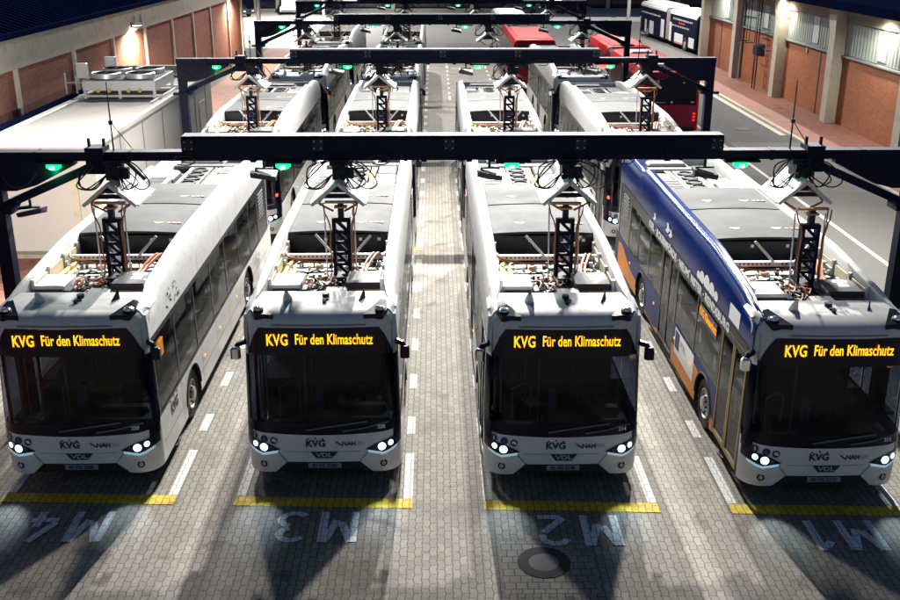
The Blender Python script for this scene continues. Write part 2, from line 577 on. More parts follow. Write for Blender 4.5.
sheet('ground', 'asphalt', -700, 700, -300, 1100, -0.012)
sheet('bay_paving', 'bay_paving', -9.3, 9.6, -40, 74, 0.0)
sheet('road', 'asphalt_pale', 9.6, 16.15, -40, 44.3, -0.004)
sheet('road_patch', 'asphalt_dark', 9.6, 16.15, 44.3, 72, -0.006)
sheet('red_pavement', 'red_paving', -13.4, -9.3, -40, 84, 0.002)
sheet('apron', 'apron_concrete', -34, -8.6, 84, 127, 0.0)
sheet('far_road', 'apron_concrete', -8.6, 60, 110, 127, 0.0)
sheet('side_yard', 'asphalt_pale', 13.0, 60, 72, 110, -0.002)
m = MB()
m.add([(16.35, -40, 0.12), (19.4, -40, 0.12), (19.4, 73.6, 0.12), (16.35, 73.6, 0.12)], [(0, 1, 2, 3)])
tag(m.build('pavement', 'red_paving', smooth=0), kind='structure')
m = MB()
y = -40
while y < 73:
    m.box(16.15, 16.35, y + 0.005, y + 0.995, -0.1, 0.125, 0.012)
    y += 1
tag(m.build('kerb', 'kerb_stone', smooth=0), kind='structure')
m = MB()
m.box(15.85, 16.14, 46, 72, -0.05, 0.004)
tag(m.build('gutter_strip', 'concrete_light', smooth=0), kind='structure')

# painted markings -------------------------------------------------
BAYS = [('M4', -7.12, -4.28), ('M3', -3.30, -0.40), ('M2', 0.76, 3.58), ('M1', 4.72, 7.48)]
SKEW = -0.0448
PITCH = 14.1
ROWY = 14.42
def quad(m, pts, z):
    m.add([(x, y, z) for x, y in pts], [tuple(range(len(pts)))])
yl, wl = MB(), MB()
for row in range(5):
    for nm, xa, xb in BAYS:
        if row == 2 and nm in ('M2',):
            continue
        ya, yb = ROWY + row * PITCH + SKEW * xa, ROWY + row * PITCH + SKEW * xb
        if row < 2 or nm in ('M2', 'M3'):
            quad(yl, [(xa, ya - 0.28), (xb, yb - 0.28), (xb, yb), (xa, ya)], 0.008)
        for x, sgn in ((xa, 1), (xb, -1)):
            y0 = ROWY + row * PITCH + SKEW * x + 0.02
            for k in range(7):
                d0 = y0 + k * 1.99
                if d0 + 1.0 < y0 + PITCH - 0.3:
                    ln = 1.55 if k == 0 else 1.0
                    xw = 0.15 * sgn
                    quad(wl, [(x, d0 + (0.3 if k else 0)), (x + xw, d0 + (0.3 if k else 0)), (x + xw, d0 + ln), (x, d0 + ln)], 0.004)
tag(yl.build('stop_lines', 'line_yellow', smooth=0), kind='structure')
tag(wl.build('bay_lines', 'line_white', smooth=0), kind='structure')
m = MB()
quad(m, [(12.58, -40), (12.72, -40), (12.72, 71), (12.58, 71)], 0.004)
tag(m.build('road_line', 'line_white', smooth=0), kind='structure')
# stencilled bay numbers, read from the cab (turned half round)
def stroke(m, pts, w):
    """flat stroke along a polyline in letter space"""
    for i in range(len(pts) - 1):
        (x0, y0), (x1, y1) = pts[i], pts[i + 1]
        dx, dy = x1 - x0, y1 - y0
        L = math.hypot(dx, dy)
        nx, ny = -dy / L * w / 2, dx / L * w / 2
        m.append([(x0 + nx, y0 + ny), (x0 - nx, y0 - ny), (x1 - nx, y1 - ny), (x1 + nx, y1 + ny)])
def arc(cx, cy, rx, ry, a0, a1, n=9):
    return [(cx + rx * math.cos(R(a0 + (a1 - a0) * k / n)), cy + ry * math.sin(R(a0 + (a1 - a0) * k / n))) for k in range(n + 1)]
def ribbon(pts, w):
    out = []
    L, Rr = [], []
    for i, (x, y) in enumerate(pts):
        x0, y0 = pts[max(i - 1, 0)]
        x1, y1 = pts[min(i + 1, len(pts) - 1)]
        d = math.hypot(x1 - x0, y1 - y0)
        nx, ny = -(y1 - y0) / d * w / 2, (x1 - x0) / d * w / 2
        L.append((x + nx, y + ny)); Rr.append((x - nx, y - ny))
    return L, Rr
GL = {
    'M': [[(0.06, 0), (0.06, 1)], [(0.10, 1.0), (0.28, 0.36)], [(0.36, 0.30), (0.54, 1.0)], [(0.58, 1), (0.58, 0)]],
    '1': [[(0.26, 0), (0.26, 1)], [(0.20, 0.93), (0.06, 0.72)]],
    '2': [arc(0.28, 0.72, 0.21, 0.22, 160, -20), [(0.46, 0.58), (0.08, 0.09)], [(0.14, 0.06), (0.52, 0.06)]],
    '3': [arc(0.26, 0.74, 0.2, 0.2, 150, -75), arc(0.26, 0.27, 0.22, 0.21, 75, -150)],
    '4': [[(0.38, 0), (0.38, 0.52)], [(0.36, 1.0), (0.07, 0.36)], [(0.05, 0.29), (0.52, 0.29)]],
}
def bay_text(word, x_left, x_right, y_base, y_top):
    """letters turned half round: the first letter is on the right in the picture"""
    m = MB()
    h = y_base - y_top
    cur = 0
    nst = 0
    for ch in word:
        for st in GL[ch]:
            L, Rr = ribbon(st, 0.135)
            for i in range(len(st) - 1):
                q = []
                for (a, b) in (L[i], Rr[i], Rr[i + 1], L[i + 1]):
                    X = x_right - (cur + a) * 0.92
                    q.append((X, y_base - b * h))
                quad(m, q, 0.009 + 0.0012 * nst + 0.0003 * i)
            nst += 1
        cur += 0.64 + 0.2
    return tag(m.build('bay_number', 'line_worn', smooth=0), kind='structure')
bay_text('M4', -6.5, -5.14, 14.13, 13.28)
bay_text('M3', -2.5, -1.24, 14.07, 13.21)
bay_text('M2', 1.55, 2.84, 13.90, 13.06)
bay_text('M1', 5.6, 6.82, 13.69, 12.88)

# manhole in front of the M2 bay
t = thing('manhole_cover', 'round cast iron manhole cover in the paving below the M2 marking', 'manhole cover', (1.57, 12.64, 0))
m = MB(); m.lathe([(0.39, 0.0), (0.39, 0.012), (0.23, 0.014), (0.23, 0.008)], (0, 0, 0), 'Z', 40); m.build('ring', 'cast_iron', t)
m = MB(); m.lathe([(0.225, 0.0), (0.225, 0.011), (0.20, 0.016), (0.0001, 0.016)], (0, 0, 0), 'Z', 40); m.build('lid', 'mid_grey', t)
# worn cobble patch round the manhole is part of the ground
m = MB()
quad(m, [(0.95, 11.9), (2.3, 11.9), (2.3, 13.2), (0.95, 13.2)], 0.003)
paver('small_setts', (0.24, 0.22, 0.18), (0.31, 0.285, 0.235), (0.06, 0.055, 0.05), 0.16, 0.16, 0, (0.15, 0.13, 0.11), 0.5)
tag(m.build('sett_patch', 'small_setts', smooth=0), kind='structure')
t = thing('road_drain', 'round iron drain cover in the dark asphalt by the far kerb', 'drain cover', (14.6, 47.6, 0))
m = MB(); m.lathe([(0.38, -0.01), (0.38, 0.008), (0.0001, 0.01)], (0, 0, 0), 'Z', 28); m.build('lid', 'cast_iron', t)

# ------------------------------------------------------------------ left brick hall
hall = thing('brick_hall', 'long red brick hall with pale pilasters and concrete band on the left', 'building', (-14.2, 30, 0))
def loc(m, o):
    return m
m = MB(); m.box(-0.35, 0, -14, 47, 0, 4.42); m.build('wall', 'hall_brick', hall, smooth=0)
m = MB(); m.box(-0.6, 0.10, -14, 47.05, 4.42, 5.42); m.build('concrete_band', 'concrete', hall, smooth=0)
for i, y in enumerate([-7.6, -0.4, 4.9, 10.75, 15.9, 21.1, 26.5, 31.4, 36.3, 41.9]):
    m = MB(); m.box(0, 0.09, y - 0.12, y + 0.12, 0, 4.419); m.build('pilaster', 'concrete_light', hall, smooth=0)
m = MB(); m.box(-0.5, 0.12, 46.7, 47.1, 0, 4.419); m.build('corner_pier', 'concrete_light', hall, smooth=0)
m = MB()
for k in range(122):
    y = -14 + k * 0.5
    m.add([(0.16, y, 5.48), (0.16, y + 0.5, 5.48), (-8, y + 0.5, 8.2), (-8, y, 8.2)], [(0, 1, 2, 3)])
    m.box(-7.9, 0.1, y - 0.02, y + 0.02, 5.40, 5.42)
    m.obox((0.16, y, 5.50), (-8, y, 8.22), 0.05, 0.05)
m.box(-0.05, 0.2, -14, 47.1, 5.43, 5.60)
m.build('roof', 'roof_blue', hall, smooth=0)
m = MB()
m.box(0.10, 0.16, 19.3, 19.34, 4.45, 5.1); m.box(0.10, 0.16, 20.3, 20.34, 4.45, 5.1); m.box(0.10, 0.14, 19.34, 20.3, 4.47, 4.50)
m.build('bracket', 'pipe_grey', hall, smooth=0)

def wall_lamp(loc_, label, face, power, col=(1, 0.86, 0.62)):
    t = thing('wall_lamp', label, 'wall lamp', loc_, 0, 'wall lamps')
    s = face
    m = MB(); m.box(0, s * 0.10, -0.10, 0.10, -0.08, 0.10); m.build('back_plate', 'dark_metal', t)
    m = MB(); m.box(s * 0.10, s * 0.46, -0.30, 0.30, 0.0, 0.08, 0.01); m.build('housing', 'dark_metal', t)
    m = MB(); m.box(s * 0.13, s * 0.43, -0.26, 0.26, -0.014, -0.002); m.build('lamp_glass', 'lamp_warm', t)
    l = bpy.data.objects.new('lamp_light', bpy.data.lights.new('lamp_light', 'SPOT'))
    COL.objects.link(l); l.parent = t
    l.location = (s * 0.36, 0, -0.06)
    l.rotation_euler = (0, R(-8) * s, 0)
    l.data.energy = power; l.data.color = col
    l.data.spot_size = R(168); l.data.spot_blend = 0.6; l.data.shadow_soft_size = 0.12
    return t
wall_lamp((-14.10, 48.7, 4.72), 'lit wall lamp on the concrete band above the white building', 1, 2600)
wall_lamp((-14.10, 72.4, 4.6), 'lit wall lamp at the far end of the brick hall', 1, 2600)

# ------------------------------------------------------------------ white flat-roofed building
wb = thing('white_building', 'low white flat roofed building standing before the brick hall', 'building', (-11.25, 36, 0))
X0, X1, Y0, Y1 = -1.7, 1.72, -8.0, 7.6
m = MB(); m.box(X0, X1, Y0, Y1, 0, 3.0); m.build('wall', 'render_white', wb, smooth=0)
m = MB(); m.box(X0 - 0.03, X1 + 0.03, Y0 - 0.03, Y1 + 0.03, 3.002, 3.06); m.build('roof', 'roof_sheet', wb, smooth=0)
m = MB()
m.box(X1 - 0.10, X1 + 0.05, Y0 - 0.05, Y1 + 0.05, 3.063, 3.20)
m.box(X0 + 0.0, X1 - 0.103, Y0 - 0.05, Y0 + 0.10, 3.063, 3.14)
m.box(X0 + 0.0, X1 - 0.103, Y1 - 0.12, Y1 + 0.05, 3.063, 3.50)
m.box(X1 - 0.10, X1 + 0.05, Y1 - 2.4, Y1 + 0.05, 3.203, 3.50)
m.build('parapet', 'render_white', wb, smooth=0)
m = MB(); m.box(X0 - 0.05, X0 + 0.2, Y0 - 0.05, Y1, 3.063, 3.16, 0.03); m.build('gutter', 'white_part', wb, smooth=0)
m = MB(); m.box(X0 - 0.36, X0 - 0.06, Y0 - 0.05, Y1, 2.7, 3.22); m.build('fascia', 'trim_navy', wb, smooth=0)
m = MB()
for z in (2.52, 2.78):
    m.box(X0, X1 + 0.012, Y0 - 0.012, Y0 - 0.0, z, z + 0.02)
m.box(1.0, 1.18, Y0 - 0.05, Y0 - 0.002, 0.1, 2.5)
m.build('wall_trim', 'beige_panel', wb, smooth=0)
m = MB()
for y in (-5.5, -3.0, -0.5, 2.0, 4.5, 6.4):
    m.box(X1 + 0.001, X1 + 0.012, y - 0.012, y + 0.012, 0.2, 3.0)
m.build('panel_joints', 'mid_grey', wb, smooth=0)
m = MB(); m.box(X1 + 0.001, X1 + 0.03, 5.3, 6.2, 0.2, 2.3); m.build('door', 'white_part', wb, smooth=0)
m = MB(); m.box(-0.25, -0.02, Y0 - 0.03, Y0 - 0.001, 2.15, 2.27); m.build('warning_sign', 'yellow_part', wb, smooth=0)
m = MB(); m.box(-0.75, -0.66, Y0 - 0.05, Y0 - 0.001, 1.35, 1.6, 0.01); m.build('door_handle', 'light_metal', wb, smooth=0)
m = MB(); m.box(X0 - 0.4, X1 + 0.3, Y0 - 0.35, Y0 - 0.001, 0, 0.12); m.build('plinth', 'concrete', wb, smooth=0)

# cooling unit on its roof
cu = thing('cooling_unit', 'white four fan cooling unit standing on the white building roof', 'cooling unit', (-11.45, 38.4, 3.06))
m = MB()
for x in (-1.25, 0.0, 1.25):
    for y in (-1.1, 1.5):
        m.box(x - 0.05, x + 0.05, y - 0.05, y + 0.05, 0, 0.62)
for y in (-1.1, 1.5):
    m.box(-1.5, 1.5, y - 0.06, y + 0.06, 0.06, 0.14)
for x in (-1.4, 1.4):
    m.box(x - 0.05, x + 0.05, -2.2, 2.6, 0.002, 0.06)
m.build('stand', 'aluminium', cu, smooth=0)
m = MB(); m.box(-1.32, 1.32, -1.2, 1.6, 0.30, 0.66, 0.02); m.build('casing', 'aluminium', cu, smooth=0)
m = MB(); m.box(-1.24, 1.24, -1.12, 1.52, 0.66, 0.69); m.build('fan_deck', 'grey_box', cu, smooth=0)
for x in (-0.62, 0.62):
    for y in (-0.5, 0.9):
        f = MB(); f.lathe([(0.50, 0), (0.54, 0.0), (0.54, 0.16), (0.50, 0.18), (0.47, 0.16), (0.47, 0.02)], (x, y, 0.69), 'Z', 28)
        fo = f.build('fan', 'aluminium', cu)
        g = MB()
        g.disc((x, y, 0.76), (0, 0, 1), 0.46, 0.01, 24)
        for k in range(9):
            g.lathe([(0.06 + 0.05 * k, 0.0), (0.065 + 0.05 * k, 0.0), (0.065 + 0.05 * k, 0.012), (0.06 + 0.05 * k, 0.012)], (x, y, 0.85), 'Z', 20)
        for k in range(4):
            a = k * math.pi / 2
            g.obox((x, y, 0.865), (x + 0.47 * math.cos(a), y + 0.47 * math.sin(a), 0.865), 0.02, 0.02)
        g.build('fan_grille', 'dark_metal', fo)
for x, y in ((-1.42, -0.7), (-1.0, 1.35)):
    m = MB(); m.box(x - 0.2, x + 0.2, y - 0.12, y + 0.12, 0.70, 1.22, 0.02)
    c_ = m.build('control_cabinet', 'aluminium', cu, smooth=0)
    v = MB()
    for k in range(7):
        v.box(x - 0.20 - 0.006, x - 0.2001, y - 0.09, y + 0.09, 0.76 + k * 0.06, 0.78 + k * 0.06)
    v.box(x - 0.21, x - 0.2065, y - 0.12, y + 0.12, 0.7, 1.2)
    v.build('louvre', 'dark_metal', c_, smooth=0)
for x in (-0.75, -0.35, 0.35, 0.75):
    m = MB(); m.disc((x, -1.201, 0.30), (0, -1, 0), 0.07, 0.06, 14); m.build('pipe_cap', 'yellow_part', cu)
m = MB()
m.tube([(-2.0, -0.9, 0), (-2.0, -0.9, 0.9)], 0.03, 8); m.tube([(-1.62, -0.9, 0), (-1.62, -0.9, 0.8)], 0.03, 8)
m.tube([(-2.0, -0.9, 0.55), (-1.3, -0.9, 0.55)], 0.025, 8)
m.build('pipework', 'light_metal', cu)

# ------------------------------------------------------------------ right brick workshop
ws = thing('workshop_building', 'red brick workshop with concrete columns and high strip windows on the right', 'building', (19.3, 45, 0))
m = MB(); m.box(0.0, 0.35, -20, 28.5, 0.1, 3.25); m.build('wall', 'workshop_brick', ws, smooth=0)
m = MB(); m.box(0.02, 12, 28.501, 28.75, 0.1, 5.3); m.build('end_wall', 'workshop_brick', ws, smooth=0)
m = MB(); m.box(-0.12, 0.4, -20, 28.6, 3.252, 3.33); m.build('window_sill', 'window_frame', ws, smooth=0)
m = MB(); m.box(-0.10, 0.4, -20, 28.7, 4.86, 5.42); m.build('concrete_beam', 'concrete', ws, smooth=0)
m = MB(); m.box(-1.15, 12, -20, 29.2, 5.58, 5.82); m.box(-1.2, -1.0, -20, 29.2, 5.50, 5.9); m.build('roof', 'trim_navy', ws, smooth=0)
cols = [-12.4, -4.25, 3.85, 11.95, 20.1, 28.2]
for i, y in enumerate(cols):
    m = MB()
    m.loft([[(-0.52, y - 0.33, 0.1), (0.1, y - 0.33, 0.1), (0.1, y + 0.33, 0.1), (-0.52, y + 0.33, 0.1)],
            [(-0.52, y - 0.36, 4.3), (0.1, y - 0.36, 4.3), (0.1, y + 0.36, 4.3), (-0.52, y + 0.36, 4.3)],
            [(-0.62, y - 0.55, 5.5), (0.1, y - 0.55, 5.5), (0.1, y + 0.55, 5.5), (-0.62, y + 0.55, 5.5)]])
    m.build('column', 'concrete_light', ws, smooth=0)
for i in range(len(cols) - 1):
    ya, yb = cols[i] + 0.37, cols[i + 1] - 0.37
    f = MB(); f.box(0.05, 0.14, ya, yb, 3.335, 4.855)
    fo = f.build('strip_window', 'window_frame', ws, smooth=0)
    n = 22
    w = (yb - ya - 0.1) / n
    p = MB()
    for k in range(n):
        if k == 11:
            p.build('profiled_glazing', 'profiled_glass', fo, smooth=0)
            p = MB()
        if k in (8, 9, 10):
            continue
        a = ya + 0.05 + k * w
        p.loft([[(0.045, a + 0.02, z), (-0.0, a + w * 0.3, z), (-0.0, a + w * 0.7, z), (0.045, a + w - 0.02, z)] for z in (3.38, 4.82)])
    p.build('profiled_glazing', 'profiled_glass', fo, smooth=0)
    p = MB(); a = ya + 0.05 + 8 * w
    p.box(0.0, 0.048, a + 0.08, a + 3 * w - 0.08, 3.5, 4.8)
    p.build('window_leaf', 'pale_pane', fo, smooth=0)
for y in (4.35, 19.55):
    m = MB()
    m.tube([(-0.25, y + 0.1, 5.45), (-0.25, y + 0.1, 5.2), (-0.16, y + 0.08, 4.9), (-0.12, y + 0.05, 4.6), (-0.12, y + 0.05, 0.12)], 0.075, 10)
    m.build('downpipe', 'pipe_grey', ws)
for y, w, z in ((8.2, 0.05, 2.95),):
    m = MB(); m.box(-0.06, -0.001, y, y + 0.14, z, z + 0.2, 0.01); m.build('switch_box', 'white_part', ws, smooth=0)
m = MB()
for y in (6.3, 21.9, 24.7):
    m.box(-0.012, -0.001, y - 0.05, y + 0.05, 0.12, 3.25)
m.build('wall_joints', 'dark_metal', ws, smooth=0)
wl_ = wall_lamp((18.95, 43.6, 5.45), 'lit lamp under the dark eaves of the workshop, nearest the camera', -1, 500, (1.0, 0.93, 0.8))
wall_lamp((18.95, 56.2, 5.45), 'unseen lamp added under the workshop eaves, just before the ladder', -1, 380, (1.0, 0.9, 0.75))  # this and the next are extra lamps added to light the brick
wall_lamp((18.95, 69.0, 5.45), 'unseen lamp added under the eaves at the far end of the workshop', -1, 350, (1.0, 0.9, 0.75))
# roof ladder
ld = thing('wall_ladder', 'dark steel roof ladder with side cage on the workshop wall', 'ladder', (18.75, 60.0, 0.12))
m = MB()
for y in (-0.24, 0.24):
    m.tube([(0, y, 0), (0, y, 6.3)], 0.035, 6)
m.build('rail', 'dark_metal', ld)
m = MB()
for k in range(22):
    m.tube([(0, -0.24, 0.3 + k * 0.28), (0, 0.24, 0.3 + k * 0.28)], 0.02, 5)
m.build('rung', 'dark_metal', ld)
m = MB()
for y in (0.4, 1.5):
    for x in (-0.55, -0.05):
        m.tube([(x, y, 2.6), (x, y, 5.4)], 0.025, 5)
for z in (2.6, 4.0, 5.4):
    m.tube([(-0.55, 0.4, z), (-0.55, 1.5, z), (-0.05, 1.5, z), (-0.05, 0.4, z), (-0.55, 0.4, z)], 0.025, 5)
m.build('cage', 'dark_metal', ld)
bx = thing('speaker_box', 'dark box on an arm beside the workshop ladder', 'speaker', (18.6, 58.9, 2.45))
m = MB(); m.loft([[(-0.3, -0.35, -0.25), (0.2, -0.25, -0.35), (0.2, 0.35, -0.35), (-0.3, 0.4, -0.25)], [(-0.3, -0.35, 0.25), (0.2, -0.25, 0.35), (0.2, 0.35, 0.35), (-0.3, 0.4, 0.25)]]); m.build('box', 'dark_metal', bx, smooth=0)
m = MB(); m.tube([(0.0, -0.3, 0.1), (0.1, -1.6, 0.15)], 0.03, 6); m.build('arm', 'dark_metal', bx)

# ------------------------------------------------------------------ far glass hall
gh = thing('glass_hall', 'dark glazed hall with pale columns closing the far end of the yard', 'building', (4, 127, 0))
m = MB(); m.box(-46, 60, 0.4, 14, 0.0, 9.6); m.build('wall', 'trim_navy', gh, smooth=0)
m = MB()
k = 0
x = -45.5
while x < 59:
    m.box(x, x + 2.9, 0.30, 0.39, 0.35, 4.3)
    m.box(x, x + 2.9, 0.30, 0.39, 4.45, 9.0)
    x += 3.0
m.build('glazing', 'hall_glass', gh, smooth=0)
for i, x in enumerate([-38, -30.5, -25.5, -22.9, -9, 0.5, 8.5, 17.0, 25.5, 34, 42]):
    m = MB(); m.box(x - 0.22, x + 0.22, -0.25, 0.28, 0, 9.6); m.build('column', 'concrete_light', gh, smooth=0)
m = MB(); m.box(-46, 60, -0.4, 0.29, 0.0, 0.22); m.build('plinth', 'concrete', gh, smooth=0)
for x0, x1, z0, z1 in ((-15.0, -13.4, 0.9, 1.5), (-15.4, -13.6, 1.6, 1.9), (9.6, 11.4, 1.0, 1.5), (11.6, 12.6, 0.8, 1.1), (-5.0, -4.6, 1.0, 1.8)):
    m = MB(); m.box(x0, x1, 0.27, 0.295, z0, z1); m.build('lit_window', 'window_glow', gh, smooth=0)

# ------------------------------------------------------------------ charging gantries
GANTRY_Y = [17.7, 31.8, 46.0, 60.1]
GNAME = ['nearest', 'second', 'third', 'fourth']
LX, RX = -7.80, 8.56

def make_gantry():
    t = thing('charging_gantry', '', 'gantry', (0, 0, 0), 0, 'charging gantries across the bays')
    m = MB(); m.box(LX - 0.13, RX + 0.13, -0.13, 0.13, 4.96, 5.12)
    for x in [LX + 0.8 + k * 1.62 for k in range(10)]:
        m.box(x - 0.03, x + 0.03, -0.145, 0.145, 4.945, 5.128)
    m.build('beam', 'gantry_paint', t, smooth=0)
    m = MB()
    prof = [(-0.20, 5.135), (0.20, 5.135), (0.20, 5.36), (0.16, 5.40), (-0.16, 5.40), (-0.20, 5.36)]
    m.loft([[(x, y, z) for y, z in prof] for x in (-4.42, 5.06)])
    m.build('cable_tray', 'gantry_paint', t, smooth=0)
    for x in (-3.2, -0.9, -0.2, 0.6, 1.0, 2.9, 4.1):
        m = MB(); m.box(x - 0.05, x + 0.05, -0.16, 0.16, 4.935, 5.13); m.build('beam_clamp', 'gantry_paint', t, smooth=0)
    for s, px in ((1, LX), (-1, RX)):
        m = MB(); m.box(px - 0.12, px + 0.12, -0.12, 0.12, 0.02, 4.957)
        m.box(px - 0.26, px + 0.26, -0.26, 0.26, 0.0, 0.03)
        po = m.build('post', 'gantry_paint', t, smooth=0)
        m = MB()
        m.box(px - 0.28, px + 0.28, -0.2, 0.2, 4.02, 4.10)
        m.tube([(px + s * 0.1, -0.1, 4.06), (px + s * 0.45, -0.25, 4.25)], 0.05, 6)
        m.build('collar', 'gantry_paint', po, smooth=0)
        m = MB()
        a, b = px + s * 0.12, px + s * 1.45
        m.loft([[(a, y, 4.955), (a, y, 4.42), (a + s * 0.25, y, 4.42), (a + s * 0.62, y, 4.52), (b, y, 4.88), (b, y, 4.955)] for y in (-0.10, 0.10)])
        m.build('gusset', 'gantry_paint', t, smooth=0)
        m = MB(); m.obox((px + s * 0.10, 0.0, 4.14), (px + s * 1.78, 0, 4.86), 0.14, 0.20, (0, 1, 0))
        m.build('brace', 'gantry_paint', t, smooth=0)
        m = MB()
        c = px + s * 1.85
        m.box(c - 0.16, c + 0.16, -0.19, 0.19, 4.74, 5.20)
        for d in (-0.13, 0.13):
            m.box(c + d - 0.02, c + d + 0.02, -0.03, 0.03, 5.20, 5.34)
        m.build('clamp', 'gantry_paint', t, smooth=0)
    m = MB(); m.tube([(-7.6, -0.16, 4.70), (-7.45, -0.2, 4.52), (-7.2, -0.2, 4.55), (-7.0, -0.17, 4.76)], 0.012, 5, True); m.build('cable', 'black_rubber', t)
    for x in (-4.6, -1.2, 3.1):
        m = MB(); m.tube([(x, -0.21, 4.98), (x + 0.12, -0.24, 5.06), (x + 0.32, -0.24, 5.06), (x + 0.4, -0.22, 4.98), (x + 0.3, -0.24, 4.91), (x + 0.1, -0.24, 4.92)], 0.012, 5, True); m.build('cable', 'black_rubber', t)
    for i, x in enumerate((-4.30, -2.05, 0.25, 2.55, 4.94)):      # bolted joint plates on the tray
        m = MB(); m.box(x - 0.10, x + 0.10, -0.212, -0.2005, 5.15, 5.35)
        j = m.build('joint_plate', 'dark_metal', t, smooth=0)
        m = MB()
        for dx in (-0.06, 0.06):
            for z in (5.19, 5.31):
                m.disc((x + dx, -0.212, z), (0, -1, 0), 0.014, 0.012, 6)
        m.build('bolts', 'pipe_grey', j, smooth=0)
    return t

def make_hood():
    """gabled contact hood hung below the beam; front gable faces the camera"""
    t = thing('charging_hood', '', 'charging hood', (0, 0, 0), 0, 'charging hoods under the gantries')
    hw, ht, ln = 0.40, 0.36, 1.1
    def plate(s):
        m = MB()
        th = 0.035
        pr = [(0.0, 0.0), (s * hw, -ht), (s * (hw + 0.09), -ht - 0.02), (s * (hw + 0.09), -ht + 0.02), (s * hw, -ht + th + 0.01), (0, th + 0.015)]
        m.loft([[(x, y, z) for x, z in pr] for y in (-0.40, ln - 0.40)])
        return m.build('roof_plate', 'hood_grey', t, smooth=0)
    plate(1); plate(-1)
    m = MB()                                     # front gable rim
    for s in (-1, 1):
        m.obox((0, -0.43, 0.02), (s * (hw + 0.06), -0.43, -ht + 0.0), 0.06, 0.10, (0, 1, 0))
        m.obox((s * 0.28, -0.30, -0.27), (s * 0.28, 0.3, -0.27), 0.03, 0.03)
    m.build('gable_rim', 'hood_grey', t, smooth=0)
    m = MB()
    m.box(-0.26, 0.26, -0.32, -0.26, -0.27, -0.20)
    m.box(-0.20, 0.20, -0.32, 0.3, -0.14, -0.11)
    m.box(-0.30, 0.30, 0.1, 0.16, -0.27, -0.20)
    m.build('contact_bar', 'dark_metal', t, smooth=0)
    m = MB()
    m.loft([[(-hw + 0.03, y, -ht + 0.03), (hw - 0.03, y, -ht + 0.03), (hw - 0.03, y, -ht + 0.05), (0, y, -0.01), (-hw + 0.03, y, -ht + 0.05)] for y in (0.42, 0.45)])
    m.build('back_plate', 'beige_panel', t, smooth=0)
    m = MB()                                     # hanger and actuator
    m.box(-0.11, 0.11, -0.15, 0.25, 0.02, 0.30)
    m.box(-0.16, 0.16, -0.10, 0.12, 0.26, 0.36)
    m.obox((-0.10, -0.2, 0.10), (0.1, -0.2, 0.24), 0.05, 0.05)
    m.obox((0.06, 0.3, 0.34), (0.36, 0.55, -0.12), 0.06, 0.06)
    m.build('hanger', 'dark_metal', t, smooth=0)
    m = MB()
    m.box(0.10, 0.26, -0.05, 0.05, 0.02, 0.22)
    m.build('junction_box', 'dark_metal', t, smooth=0)
    m = MB()
    r = random.Random(3)
    for k in range(8):
        x0 = r.uniform(-0.25, 0.3)
        s = -1 if k % 2 else 1
        m.tube([(x0, -0.02, 0.33), (x0 + s * r.uniform(0.10, 0.3), -0.2, 0.26), (x0 + s * r.uniform(0.2, 0.42), -0.28, r.uniform(-0.1, 0.1)),
                (x0 + s * r.uniform(0.05, 0.25), -0.22, -0.12), (s * 0.12, -0.08, 0.1)], 0.013, 5, True)
    m.build('cable', 'black_rubber', t)
    m = MB()
    for s in (-1, 1):
        m.tube([(s * 0.05, -0.25, -0.12), (s * 0.2, -0.36, -0.18), (s * 0.33, -0.38, -0.33), (s * 0.26, -0.36, -0.40), (s * 0.10, -0.32, -0.50)], 0.020, 6, True)
    m.build('power_cable', 'orange_cable', t)
    return t

def make_status(col='led_green', core='led_green_core'):
    t = thing('status_lamp', '', 'status lamp', (0, 0, 0), 0, 'green status lamps under the gantries')
    m = MB(); m.box(-0.28, 0.34, -0.06, 0.06, 0.03, 0.065); m.build('bracket', 'gantry_paint', t, smooth=0)
    m = MB(); m.lathe([(0.001, -0.07), (0.07, -0.07), (0.13, -0.03), (0.13, 0.02), (0.08, 0.03)], (0, 0, 0), 'Z', 14)  # lens drawn oversize to stand in for the lamp's glow
    lens = m.build('lens', col, t)
    m = MB(); m.lathe([(0.001, -0.05), (0.05, -0.04), (0.05, 0.0)], (0, -0.10, 0.005), 'Z', 10); m.build('diode', core, lens)
    return t
def status_light(t, col=(0.02, 1, 0.2), power=3):
    l = bpy.data.objects.new('lamp_light', bpy.data.lights.new('lamp_light', 'POINT'))
    COL.objects.link(l); l.parent = t; l.location = (0, -0.05, -0.14)
    l.data.energy = power; l.data.color = col; l.data.shadow_soft_size = 0.06

def make_flood():
    t = thing('floodlight', '', 'floodlight', (0, 0, 0), 0, 'small floodlights on the gantries')
    m = MB(); m.tube([(0, 0, 0.16), (0, 0, 0.02)], 0.025, 6); m.box(-0.16, 0.16, -0.03, 0.03, 0.0, 0.03); m.build('bracket', 'gantry_paint', t, smooth=0)
    m = MB()
    m.loft([[(-0.22, -0.22, -0.02), (0.22, -0.16, -0.10), (0.22, -0.10, -0.20), (-0.22, -0.16, -0.12)],
            [(-0.22, 0.10, 0.02), (0.22, 0.16, -0.06), (0.20, 0.14, -0.14), (-0.20, 0.08, -0.08)]])
    m.build('housing', 'dark_metal', t, smooth=0)
    return t
def make_rod():
    t = thing('lightning_rod', '', 'lightning rod', (0, 0, 0), 0, 'lightning rods on the gantries')
    m = MB(); m.tube([(0, 0, 0), (0, 0, 0.5), (0, 0, 1.2)], [0.016, 0.014, 0.008], 6); m.build('rod', 'dark_metal', t)
    m = MB(); m.box(-0.03, 0.03, -0.03, 0.03, 0.46, 0.53); m.tube([(0, 0, 0.5), (0.32, 0, 0.05)], 0.008, 5); m.build('stay', 'dark_metal', t)
    return t

